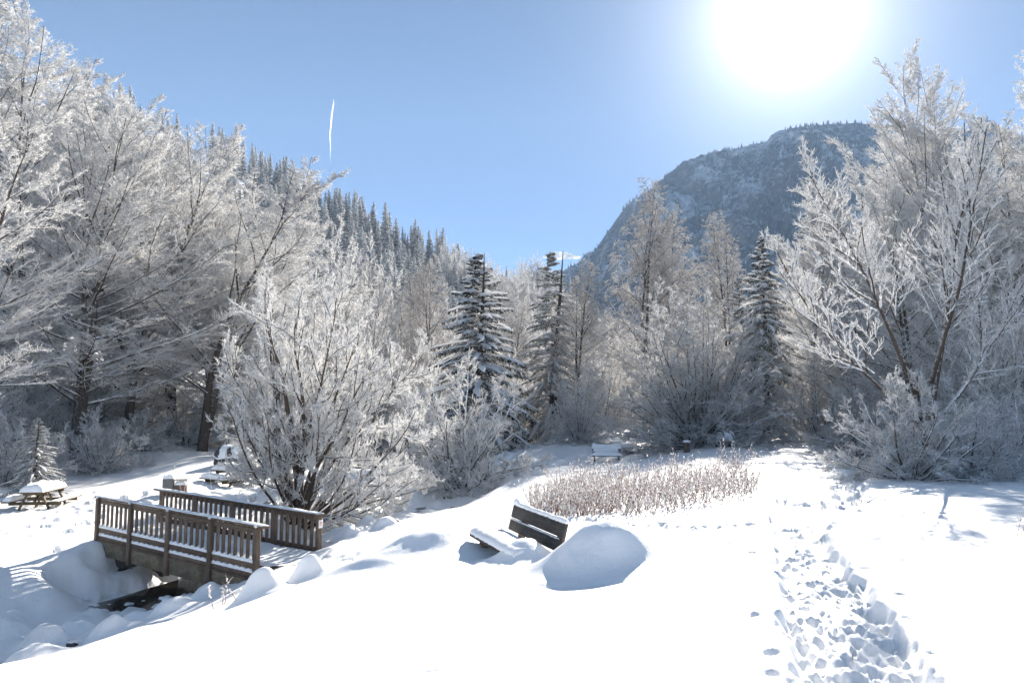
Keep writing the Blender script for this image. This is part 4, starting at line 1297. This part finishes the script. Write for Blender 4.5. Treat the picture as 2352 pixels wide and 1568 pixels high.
for side, y0 in (('near', 0.0), ('far', BW)):
    sg = -1 if side == 'near' else 1               # outward direction
    sx0 = 0.0 if side == 'near' else -0.52         # the far railing stands a little further along
    # handrail plank, a little proud at both ends
    shared_box('handrail', BL + 0.30, 0.19, 0.045, M_WOOD, bridge, (BL / 2 + sx0, y0 + sg * 0.03, RAILH - 0.022))
    mb = MB(); ledge_snow(mb, sx0 - 0.13, sx0 + BL + 0.10, y0 + sg * 0.03 - 0.088, y0 + sg * 0.03 + 0.088, RAILH + 0.0005, lambda x: np.clip(0.028 + 0.035 * perlin(x * 1.9, x * 0 + y0) + 0.022 * np.abs(perlin(x * 9, x * 0 + 2)), 0.004, 1), 90, rng)
    mb.build('rail_snow', M_SNOW, bridge, True)
    posts = [sx0 + q for q in (0.06, bay, 2 * bay, 3 * bay, BL - 0.06)]
    for k, px in enumerate(posts):
        low = -0.50 if side == 'near' and 0 < k < 4 else -0.22
        shared_box('post', 0.125, 0.105, RAILH - 0.047 - low, M_WOODV, bridge, (px, y0 + sg * 0.105, (RAILH - 0.047 + low) / 2))
        if side == 'near':
            V, F = octas(np.array([[px + 0.01, y0 - 0.155, RAILH - 0.01]]), np.array([[1.0, 0, 0]]), np.array([0.07]), np.array([0.045]))
            mk('post_snow', V, [F], M_CLUMP, bridge)
    for k in range(4):
        x0 = posts[k] + 0.0645; x1 = posts[k + 1] - 0.0645
        xm, L = (x0 + x1) / 2, x1 - x0
        yb = y0 + sg * 0.075
        for zc, hh in ((0.93, 0.115), (0.185, 0.125), (-0.01, 0.10)):
            shared_box('rail_board', L, 0.04, hh, M_WOOD, bridge, (xm, yb, zc))
        nb = 7
        gaps = [x0 + L * (j + 0.5) / nb for j in range(nb)]
        for gx in gaps:
            shared_box('baluster', 0.112, 0.026, 0.95, M_WOODV, bridge, (gx + rng.normal(0, 0.004), y0 + sg * 0.038, 0.49 + rng.normal(0, 0.006)), 0.004, (0, rng.normal(0, 0.006), 0))
        if side == 'near':
            for zc in (0.2485, 0.041):
                mb = MB()
                ph = rng.uniform(0.0, 0.3)
                ledge_snow(mb, x0 + 0.004, x1 - 0.004, yb - 0.026, yb + 0.02, zc, lambda x: 0.062 + 0.05 * np.abs(np.cos(PI * (x - x0) / (L / nb))) ** 3 * (0.6 + 0.5 * perlin(x * 6, x * 0 + zc)) + 0.012 * perlin(x * 9, x * 0 + zc), 64, rng)
                mb.build('ledge_snow', M_SNOW, bridge, True)
            # snow standing in the gaps between the uprights
            for j in range(nb + 1):
                gx = x0 + L * j / nb
                if 0 < j < nb:
                    for zc, hh in ((0.05, rng.uniform(0.10, 0.135)), (0.26, rng.uniform(0.05, 0.14))):
                        V, F = octas(np.array([[gx, y0 - 0.045, zc + hh * 0.5]]), np.array([[0.0, 0, 1.0]]), np.array([hh * 0.62]), np.array([0.048]))
                        mk('gap_snow', V, [F], M_CLUMP, bridge)
            shared_box('girder_panel', L, 0.09, 0.40, M_GIRD, bridge, (xm, y0 - 0.045, -0.265), 0.01)
            shared_box('girder_edge', L, 0.035, 0.05, M_WOOD, bridge, (xm, y0 - 0.103, -0.09), 0.006)
        else:
            shared_box('girder_panel', L, 0.09, 0.40, M_GIRD, bridge, (xm, y0 + 0.045, -0.265), 0.01)
# deck planks and the snow on them
nd = 48
for j in range(nd):
    shared_box('deck_plank', BL / nd - 0.008, BW - 0.05, 0.05, M_WOOD, bridge, (BL * (j + 0.5) / nd, BW / 2, -0.032), 0.004)
n_, m_ = 90, 16
xs = np.linspace(-0.05, BL + 0.05, n_); ys = np.linspace(0.06, BW - 0.06, m_)
XX, YY = np.meshgrid(xs, ys, indexing='ij')
ZZ = 0.12 + 0.05 * fbm(XX * 1.6, YY * 1.6, 3) + 0.05 * (np.abs(YY / BW - .5) * 2) ** 2
ix = np.arange(n_ * m_).reshape(n_, m_)
F = np.stack([ix[:-1, :-1], ix[1:, :-1], ix[1:, 1:], ix[:-1, 1:]], -1).reshape(-1, 4)
V = np.stack([XX, YY, ZZ], -1).reshape(-1, 3)
mk('deck_snow', V, [F], M_SNOW, bridge, True)
# stone abutments under both ends
for x0, x1 in ((-0.9, 0.95), (BL - 0.8, BL + 0.9)):
    for j in range(4):
        for i in range(4):
            sx = (x1 - x0) / 4
            shared_box('abutment_block', sx - 0.02, BW - 0.3, 0.27, M_ROCK, bridge, (x0 + sx * (i + 0.5), BW / 2 + rng.normal(0, 0.02), -0.64 - 0.285 * j), 0.03)

# trail marker on the far right post
sp = empty('trail_sign', (0, 0, 0), 0, 'small white trail sign with orange triangle and two dots on the far bridge post', 'sign')
sp.matrix_world = Matrix.LocRotScale(Vector(A0 - np.array([0, 0, RAILH])), bridge.rotation_euler.to_quaternion(), None) @ Matrix.Translation((BL - 0.52 + 0.0065, BW + 0.105, 0.80))
V, F = bevbox(0.006, 0.125, 0.19, 0.002)
M_PLATE = plain_mat('white_sign_plate', (0.78, 0.77, 0.76), 0.5); M_ORANGE = plain_mat('orange_print', (0.62, 0.16, 0.05), 0.5)
mk('plate', V, F, M_PLATE, sp)
mk('triangle', np.array([(0.0045, -0.032, 0.0), (0.0045, 0.032, 0.0), (0.0045, 0.0, 0.062)]), [np.array([(0, 1, 2)])], M_ORANGE, sp)
for dy in (-0.022, 0.022):
    a = np.arange(10) * 2 * PI / 10
    mk('dot', np.c_[np.full(10, 0.0045), dy + 0.014 * np.cos(a), -0.040 + 0.015 * np.sin(a)], [np.arange(10)[None]], M_ORANGE, sp)

# ------------------------------------------------------------------ near bench
L0 = W(1182.6, 1157, 12.05); R0 = W(1303.5, 1200, 10.1)
bd = R0[:2] - L0[:2]; bl = float(np.linalg.norm(bd)); ba = math.atan2(bd[1], bd[0])
bench = empty('park_bench', (L0[0], L0[1], L0[2] - 0.86), ba, 'weathered plank bench half buried in snow in the open field', 'bench')
# local: x along the bench to the near right end, y = away from the sitter's front is +? seat lies at -y
sgn = 1.0
perp = np.array([-math.sin(ba), math.cos(ba)])
seat_vec = W(1088, 1230, 11.7)[:2] - L0[:2]
sgn = 1.0 if seat_vec @ perp > 0 else -1.0          # side on which the seat lies
rec = 0.22
def bp(z, off=0.0): return (sgn * (-(z - 0.45) * rec / 0.45 * 0.5 + 0.10 + off))
for (zc, hh) in ((0.765, 0.195), (0.575, 0.175)):
    shared_box('back_plank', bl, 0.045, hh, M_BENCH, bench, (bl / 2, bp(zc), zc), 0.02, (sgn * 0.24, 0, 0))
for x in (0.32, bl - 0.32):
    shared_box('back_post', 0.10, 0.085, 0.95, M_WOODV, bench, (x, bp(0.5, -0.065), 0.36), 0.008, (sgn * 0.24, 0, 0))
    shared_box('leg', 0.11, 0.11, 0.55, M_WOODM, bench, (x, sgn * 0.56, 0.145), 0.008)
    shared_box('seat_bearer', 0.07, 0.52, 0.07, M_WOOD, bench, (x, sgn * 0.38, 0.385), 0.006)
for k in range(3):
    shared_box('seat_plank', bl, 0.145, 0.045, M_BENCH, bench, (bl / 2, sgn * (0.33 + 0.155 * k), 0.445), 0.008)
mb = MB()
yb = bp(0.86)
ledge_snow(mb, 0.0, bl, yb - 0.03, yb + 0.03, 0.853, lambda x: 0.055 + 0.02 * perlin(x * 3, x * 0 + 1) + 0.05 * np.exp(-((x - 0.10) / 0.12) ** 2), 60, rng)
mb.build('back_snow', M_SNOW, bench, True)
mb = MB()
ya, yb2 = sorted((sgn * 0.27, sgn * 0.715))
ledge_snow(mb, 0.01, bl - 0.01, ya, yb2, 0.4685, lambda x: 0.115 + 0.02 * perlin(x * 1.7, x * 0 + 8), 40, rng)
mb.build('seat_snow', M_SNOW, bench, True)
mb = MB()
yy = bp(0.665, 0.03)
ledge_snow(mb, 0.02, bl - 0.1, yy - 0.012, yy + 0.012, 0.652, lambda x: 0.012 + 0.012 * np.clip(perlin(x * 4, x * 0 + 3), 0, 1), 60, rng)
mb.build('gap_snow', M_SNOW, bench, True)


dp = L0[:2] + bd / bl * 1.72 + perp * sgn * 0.46
snow_heap('snow_drift', 'snow drift banked over the right half of the near bench seat', 'snow drift', dp[0], dp[1], 0.50, 0.30, 0.34, 2.6, ba, None, 0.2, 7)

# ------------------------------------------------------------------ picnic tables
def snow_slab(name, root, sx, sy, z, h, seed, cx=0, cy=0):
    n_, m_ = 34, 22
    u = np.linspace(-1, 1, n_); v = np.linspace(-1, 1, m_)
    U, V_ = np.meshgrid(u, v, indexing='ij')
    e = np.clip((1 - np.abs(U) ** 5) * (1 - np.abs(V_) ** 5), 0, 1) ** 0.45
    Z = z + h * e * (1 + 0.35 * fbm(U * 1.6 + seed, V_ * 1.6, 3)) 
    P = np.stack([cx + U * sx / 2 * (1 + 0.0 * e), cy + V_ * sy / 2, Z], -1)
    ix = np.arange(n_ * m_).reshape(n_, m_)
    F = np.stack([ix[:-1, :-1], ix[1:, :-1], ix[1:, 1:], ix[:-1, 1:]], -1).reshape(-1, 4)
    return mk(name, P.reshape(-1, 3), [F], M_SNOW, root, True)


def picnic_table(loc, rz, label, seed, benchsnow):
    root = empty('picnic_table', loc, rz, label, 'picnic table', 'picnic tables')
    L = 2.0
    for k in range(5):
        shared_box('top_plank', L, 0.145, 0.042, M_WOODM, root, (0, -0.31 + 0.155 * k, 0.73), 0.006)
    for s in (-1, 1):
        for k in range(2):
            shared_box('seat_plank', L, 0.135, 0.042, M_WOODM, root, (0, s * (0.66 + 0.145 * k), 0.43), 0.006)
        for x in (-0.66, 0.66):
            mb = MB(); beam(mb, (x, s * 0.62, -0.15), (x, s * 0.20, 0.705), 0.05, 0.12, (1, 0, 0)); mb.build('leg', M_WOODM, root)
    for x in (-0.66, 0.66):
        shared_box('seat_beam', 0.05, 1.62, 0.11, M_WOODM, root, (x + 0.055, 0, 0.35), 0.006)
        shared_box('top_beam', 0.05, 0.74, 0.09, M_WOODM, root, (x + 0.055, 0, 0.66), 0.006)
        mb = MB(); beam(mb, (x, 0, 0.40), (x * 0.25, 0, 0.70), 0.045, 0.09, (0, 1, 0)); mb.build('brace', M_WOODM, root)
    snow_slab('table_snow', root, L - 0.02, 0.76, 0.752, 0.25, seed)
    for s in (-1, 1):
        if benchsnow[0 if s < 0 else 1] > 0:
            snow_slab('seat_snow', root, L * 0.9, 0.26, 0.452, benchsnow[0 if s < 0 else 1], seed + 3 * s, -0.05, s * 0.73)
    return root


g1 = gz(-15.95, 27.0); g2 = gz(-11.3, 32.3)
t1p = W(96, 1133, 25.7)
picnic_table((-15.85, 27.0, t1p[2] - 0.75), math.atan2(2.3, -0.33), 'picnic table with trodden snow slab at the left edge', 1, (0.03, 0.18))
t2p = W(564, 1084, 31.0)
picnic_table((-11.25, 32.0, t2p[2] - 0.75), math.atan2(-0.66, 0.75), 'picnic table with thick snow cushions left of the big shrub', 6, (0.20, 0.20))

# snow covered boulder pile behind the second table
def rock_pile(label, px, py, Y, sx, sz, seed, rzs, name='snow_topped_boulder'):
    w_ = W(px, py, Y)
    root = empty(name, (w_[0], w_[1], gz(w_[0], w_[1]) - 0.05), rzs, label, 'boulder')
    rng = np.random.default_rng(seed)
    na, nb_ = 26, 14
    th = np.linspace(0.02, PI * 0.62, nb_); ph = np.arange(na) * 2 * PI / na
    T, Pq = np.meshgrid(th, ph, indexing='ij')

    def shell(s, zofs, amp, sd):
        rr_ = 1 + amp * fbm(np.cos(Pq) * 1.6 + sd, np.sin(Pq) * 1.6 + T * 1.5, 3)
        return np.stack([np.sin(T) ** 0.7 * np.cos(Pq) * rr_ * sx * s, np.sin(T) ** 0.7 * np.sin(Pq) * rr_ * sx * 0.7 * s, np.cos(T) * sz * 0.75 * rr_ + zofs], -1).reshape(-1, 3)
    ix = np.arange(nb_ * na).reshape(nb_, na)
    F = np.stack([ix[:-1], ix[1:], np.roll(ix[1:], -1, 1), np.roll(ix[:-1], -1, 1)], -1).reshape(-1, 4)
    top = ix[0][None]
    mk('rock', shell(1.0, sz * 0.3, 0.25, seed), [F, top], M_ROCK, root)
    th2 = np.linspace(0.02, PI * 0.46, nb_)
    T = np.repeat(th2[:, None], na, 1) + 0.22 * perlin(np.cos(Pq) * 2 + seed, np.sin(Pq) * 2) * np.linspace(0, 1, nb_)[:, None]
    mk('snow_cap', shell(1.06, sz * 0.34, 0.12, seed + 1), [F, top], M_SNOW, root, True)
    return root


rock_pile('dark boulder under a thick snow cap behind the second picnic table', 536, 1062, 36.5, 0.85, 0.85, 3, 0.4)
rock_pile('rounded snow covered boulder with a dark hollow under the dome shaped tree', 1667, 1032, 39.5, 0.52, 0.80, 12, 2.2)
w_ = W(1437, 1022, 44)
snow_heap('snow_heap', 'broad low snow heap right behind the far bench', 'snow heap', w_[0], w_[1], 0.8, 0.5, 0.35, 3.2, 0, None, .2, 31)

# stone barbecue
w_ = W(391, 1122, 28.0)
bq = empty('stone_barbecue', (w_[0], w_[1], gz(w_[0], w_[1]) - 0.03), 0.25, 'small stone barbecue with a snow cap behind the footbridge', 'barbecue')
shared_box('side_slab', 0.36, 0.30, 0.55, M_CONC, bq, (-0.06, 0, 0.25), 0.015)
shared_box('brick_base', 0.42, 0.40, 0.34, M_BRICK, bq, (0.335, 0.03, 0.13), 0.02)
shared_box('grate', 0.40, 0.38, 0.02, M_IRON, bq, (0.34, 0.03, 0.47), 0.004)
for x in (0.50, 0.53):
    pass
shared_box('grate_leg', 0.025, 0.025, 0.20, M_IRON, bq, (0.52, -0.10, 0.395), 0.003)
shared_box('grate_leg', 0.025, 0.025, 0.20, M_IRON, bq, (0.52, 0.16, 0.395), 0.003)
snow_slab('slab_snow', bq, 0.36, 0.30, 0.526, 0.13, 4, -0.06, 0)
snow_slab('base_snow', bq, 0.38, 0.38, 0.301, 0.12, 7, 0.34, 0.03)

# ------------------------------------------------------------------ far bench
w_ = W(1393, 1056, 40)
fb = empty('park_bench', (w_[0], w_[1], gz(w_[0], w_[1]) - 0.18), -0.12, 'distant slatted bench thickly covered with snow in the shade', 'bench')
for z in (0.60, 0.73, 0.86):
    shared_box('back_slat', 1.45, 0.035, 0.09, M_BENCH, fb, (0, 0.23 + (z - .6) * .25, z), 0.006, (-0.2, 0, 0))
for k in range(3):
    shared_box('seat_slat', 1.45, 0.12, 0.04, M_BENCH, fb, (0, -0.2 + 0.14 * k, 0.45), 0.006)
for x in (-0.6, 0.6):
    shared_box('leg', 0.07, 0.07, 0.55, M_WOODV, fb, (x, -0.2, 0.15), 0.006)
    shared_box('leg', 0.07, 0.07, 1.0, M_WOODV, fb, (x, 0.27, 0.42), 0.006)
snow_slab('seat_snow', fb, 1.5, 0.44, 0.472, 0.20, 2, 0, -0.06)
n_ = 40
mb = MB(); ledge_snow(mb, -0.73, 0.73, 0.20, 0.42, 0.80, lambda x: 0.20 + 0.10 * np.abs(x / 0.7) ** 2 + 0.03 * perlin(x * 3, x * 0), 40, rng)
mb.build('back_snow', M_SNOW, fb, True)
mb = MB(); ledge_snow(mb, -0.66, 0.60, 0.14, 0.205, 0.66, lambda x: 0.17 + 0.03 * perlin(x * 3, x * 0 + 2), 40, rng)
mb.build('slat_snow', M_SNOW, fb, True)

# stump under the dome shaped tree
w_ = W(1577, 1041, 38)
sp_ = empty('tree_stump', (w_[0], w_[1], gz(w_[0], w_[1]) - 0.05), 0.3, 'short dark upright stump with a snow cap left of the hollow boulder', 'stump')
a = np.linspace(0, 2 * PI, 15)[:-1]
P = np.array([[[0, 0, -0.1], [0, 0, 0.2], [0.0, 0, 0.52]]]); v, f = tube(P, np.array([[0.17, 0.145, 0.14]]), 14, 1.0, True)
v = v + np.c_[rng.normal(0, 0.008, (len(v), 2)), np.zeros(len(v))]
mk('wood', v, f, M_WOODV, sp_)
P = np.array([[[0, 0, 0.522], [0, 0, 0.56], [0, 0, 0.62], [0.0, 0, 0.65]]]); v, f = tube(P, np.array([[0.15, 0.19, 0.15, 0.03]]), 14, 1.0, True)
mk('snow_cap', v, f, M_SNOW, sp_, True)

# rail fence at the end of the path
fa = W(1842, 990, 58); fz = gz(fa[0], fa[1])
fe = empty('rail_fence', (fa[0], fa[1], fz), -0.05, 'low dark wooden rail fence at the edge of the right wood', 'fence')
for x in (0.2, 1.6, 3.2):
    shared_box('post', 0.13, 0.13, 1.0, M_WOODV, fe, (x, 0, 0.4), 0.01)
shared_box('rail', 3.6, 0.06, 0.10, M_WOOD, fe, (1.7, -0.1, 0.78), 0.01)
mb = MB(); ledge_snow(mb, -0.1, 3.5, -0.13, -0.07, 0.83, lambda x: 0.05 + 0.01 * perlin(x * 3, x * 0), 30, rng)
mb.build('rail_snow', M_SNOW, fe, True)

# ------------------------------------------------------------------ dry frosted stalks
def stalks(mb, P0, H, rng, lean=0.25, r=0.006, heads=4, hr=0.018, K=3):
    n = len(P0)
    D = nrmz(np.c_[rng.normal(0, lean, (n, 2)), np.ones(n)])
    P = grow(P0, D, H, K, np.zeros(n), 0.10, rng)
    mb.add(*tube(P, taper(n, K, np.full(n, r), np.full(n, r * 0.6)), 3))
    idx, t, pos, tan, rr_ = kids(P, taper(n, K, np.full(n, r), np.full(n, r)), heads, 0.45, 1.0, rng)
    D2 = side_dir(tan, rng.uniform(0.4, 1.2, len(idx)), 0.0, rng)
    mb.add(*octas(pos + D2 * 0.02, D2, rng.uniform(0.8, 2.2, len(idx)) * hr, rng.uniform(0.5, 1.0, len(idx)) * hr * 0.75), 1)
    k = rng.random(len(idx)) < 0.6
    mb.add(*spikes(pos[k], nrmz(D2[k] + np.array([0, 0, .3])), rng.uniform(0.06, 0.2, k.sum()), np.full(k.sum(), r * 0.8), rng))


M_STALK = frost_mat('frosted_stalks', (0.26, 0.125, 0.07), (0.92, 0.89, 0.86), -0.3, 0.9, 0.5, 12.0)
rng = np.random.default_rng(23)
mb = MB()
pts = []
while len(pts) < 1450:
    px = rng.uniform(1215, 1735); u = (px - 1215) / 520
    f0 = np.interp(px, [1215, 1330, 1500, 1620, 1735], [1172, 1190, 1180, 1162, 1145]); b0 = np.interp(px, [1215, 1330, 1500, 1620, 1735], [1135, 1125, 1118, 1100, 1110])
    py = rng.uniform(b0, f0)
    Y = 2.13 * F_PX / (py - 930)
    x = (px - CX) / F_PX * Y
    edge = min(px - 1215, 1735 - px) / 90.0 + min(py - b0, f0 - py) / 26.0
    if 1.4 * perlin(np.array([x * 0.9]), np.array([Y * 0.9]))[0] + rng.uniform(-0.5, 0.5) + min(edge, 1.0) * 0.6 < 0.12: continue
    pts.append((x, Y))
pts = np.array(pts)
z = ground_z(pts[:, 0], pts[:, 1], True)
stalks(mb, np.c_[pts, z - 0.03], rng.uniform(0.22, 0.85, len(pts)) * (1 + 0.7 * perlin(pts[:, 0] * 1.1, pts[:, 1] * 1.1)), rng, 0.36, 0.0062, 5, 0.026)
o = mb.build('dry_reeds', [M_STALK, M_CLUMP]); tag(o, kind='stuff')


def weed(px, py, Y, H, n, label, seed, hr=0.03, r=0.010, lean=0.25, cat='plant', group=None, heads=8, mat=None, spread=0.04):
    w_ = W(px, py, Y); rng = np.random.default_rng(seed)
    root = empty('frosted_weed', (w_[0], w_[1], gz(w_[0], w_[1])), 0, label, cat, group)
    mb = MB()
    stalks(mb, np.c_[rng.normal(0, spread, (n, 2)), np.full(n, -0.05)], H * rng.uniform(0.7, 1.1, n), rng, lean, r, heads, hr, 4)
    mb.build('stem', [mat or M_STALK, M_CLUMP], root)
    return root


weed(1663, 1062, 27.0, 1.05, 2, 'left one of three frosted weeds on the bright snow hump', 1)
weed(1685, 1058, 27.0, 0.85, 2, 'middle one of three frosted weeds on the bright snow hump', 2)
weed(1738, 1053, 27.5, 0.70, 2, 'right one of three frosted weeds on the bright snow hump', 3)
weed(2345, 1222, 10.6, 0.30, 3, 'frosted twig poking out of the snow at the right edge', 4, 0.018, 0.006)
weed(1390, 1292, 9.0, 0.22, 2, 'tiny frosted twig stuck in the large snow mound', 5, 0.016, 0.005)
weed(505, 1375, 14.6, 0.55, 3, 'frosted stalks on the near bank below the bridge', 6, 0.03, 0.009)
weed(552, 1375, 12.5, 0.35, 2, 'single frosted stalk left of the pointed snow heap', 7, 0.02, 0.008)
weed(615, 1345, 12.6, 0.25, 3, 'tiny twig at the side of the pointed snow heap', 8, 0.015, 0.005)
weed(1970, 1500, 5.2, 0.10, 1, 'short dark twig lying in the trodden path', 9, 0.0, 0.006, 0.5, heads=1)
weed(462, 1122, 24.0, 2.0, 9, 'tall thin bare sapling stems behind the bridge railing', 10, 0.008, 0.008, 0.14, 'shrub', None, 1, M_TWIGB, 0.30)
weed(575, 1135, 23.0, 1.1, 7, 'thin arching bare twigs behind the middle of the bridge', 11, 0.008, 0.007, 0.40, 'shrub', None, 1, M_TWIGB, 0.4)
for i, px in enumerate((1850, 1880, 1912, 1935)):
    weed(px, 1010, 50, 1.3, 6, 'thin brushwood stems at the edge of the right wood', 40 + i, 0.03, 0.014, 0.35, 'shrub', 'brushwood by the right wood', 6, M_TWIGB, 0.3)

# ------------------------------------------------------------------ contrail and the small cloud
m, t_, out = newmat('ice_cloud')
dif = N(t_, 'ShaderNodeBsdfTranslucent', Color=(0.98, 0.98, 0.98, 1)); dd_ = N(t_, 'ShaderNodeBsdfDiffuse', Color=(0.98, 0.98, 0.98, 1))
mx = N(t_, 'ShaderNodeMixShader'); mx.inputs[0].default_value = 0.7
t_.links.new(dd_.outputs[0], mx.inputs[1]); t_.links.new(dif.outputs[0], mx.inputs[2])
tr = N(t_, 'ShaderNodeBsdfTransparent')
mx2 = N(t_, 'ShaderNodeMixShader')
tcg = N(t_, 'ShaderNodeTexCoord'); sp2 = N(t_, 'ShaderNodeSeparateXYZ'); t_.links.new(tcg.outputs['Generated'], sp2.inputs[0])
t_.links.new(mathn(t_, 'POWER', mathn(t_, 'MULTIPLY', sp2.outputs['Z'], 1.5, clamp=True), 1.3), mx2.inputs[0])
t_.links.new(tr.outputs[0], mx2.inputs[1]); t_.links.new(mx.outputs[0], mx2.inputs[2]); t_.links.new(mx2.outputs[0], out.inputs[0])
cp = [(758, 384), (758.5, 360), (759, 335), (757.5, 312), (760, 290), (762.5, 262), (766, 240), (766.5, 229)]
P = np.array([W(a, b, 4200) for a, b in cp])[None]
v, f = tube(P, np.array([[1.5, 2.5, 3.5, 4.5, 6, 7, 5.5, 1.0]]) * 0.65, 8)
o = mk('contrail', v, f, m, None, True); tag(o, 'thin white contrail standing in the blue sky above the conifer slope', 'contrail')
m2 = plain_mat('cloud_white', (0.99, 0.99, 0.99), 1, 0.92)
w_ = W(1288, 590, 5200)
rng = np.random.default_rng(6)
mb = MB()
for k in range(9):
    c = np.array([(k - 4) * 24 + rng.uniform(-8, 8), rng.uniform(-20, 20), rng.uniform(-2, 3) + 8 * (1 - abs(k - 4) / 4.5)])
    th = np.linspace(0, PI, 9); ph = np.linspace(0, 2 * PI, 15)[:-1]
    T, Q = np.meshgrid(th, ph, indexing='ij'); s = (34, 30, 22 * (1.2 - abs(k - 4) / 5))
    q = 1 + 0.15 * fbm(np.cos(Q) * 2 + k, T * 2, 2)
    V = np.stack([np.sin(T) * np.cos(Q) * s[0] * q, np.sin(T) * np.sin(Q) * s[1] * q, np.cos(T) * s[2] * q], -1).reshape(-1, 3) + c
    ix = np.arange(9 * 14).reshape(9, 14)
    mb.add(V, np.stack([ix[:-1], ix[1:], np.roll(ix[1:], -1, 1), np.roll(ix[:-1], -1, 1)], -1).reshape(-1, 4))
o = mb.build('cloud', m2, None, True); o.location = [float(q) for q in w_]
tag(o, 'small white cloud low in the gap between slope and mountain', 'cloud')

# ------------------------------------------------------------------ air
HAZE = 0.00014
if HAZE > 0:
    V, F = bevbox(4100, 4100, 1, 0.0)
    hx = 2050.0
    V = np.array([(-hx, -hx, -9), (hx, -hx, -9), (hx, hx, -9), (-hx, hx, -9), (-hx, -hx, 760), (hx, -hx, 760), (hx, hx, 760), (-hx, hx, 760)])
    m, t_, out = newmat('air')
    pv = N(t_, 'ShaderNodeVolumePrincipled'); pv.inputs['Color'].default_value = (0.48, 0.70, 1.0, 1); pv.inputs['Density'].default_value = HAZE
    pv.inputs['Anisotropy'].default_value = 0.0
    t_.links.new(pv.outputs[0], out.inputs['Volume'])
    o = mk('haze', V, [BOXF], m); tag(o, kind='stuff')

print('TRIS', sum(sum(len(p.vertices) - 2 for p in me.polygons) if False else len(me.loops) - 2 * len(me.polygons) for me in bpy.data.meshes))
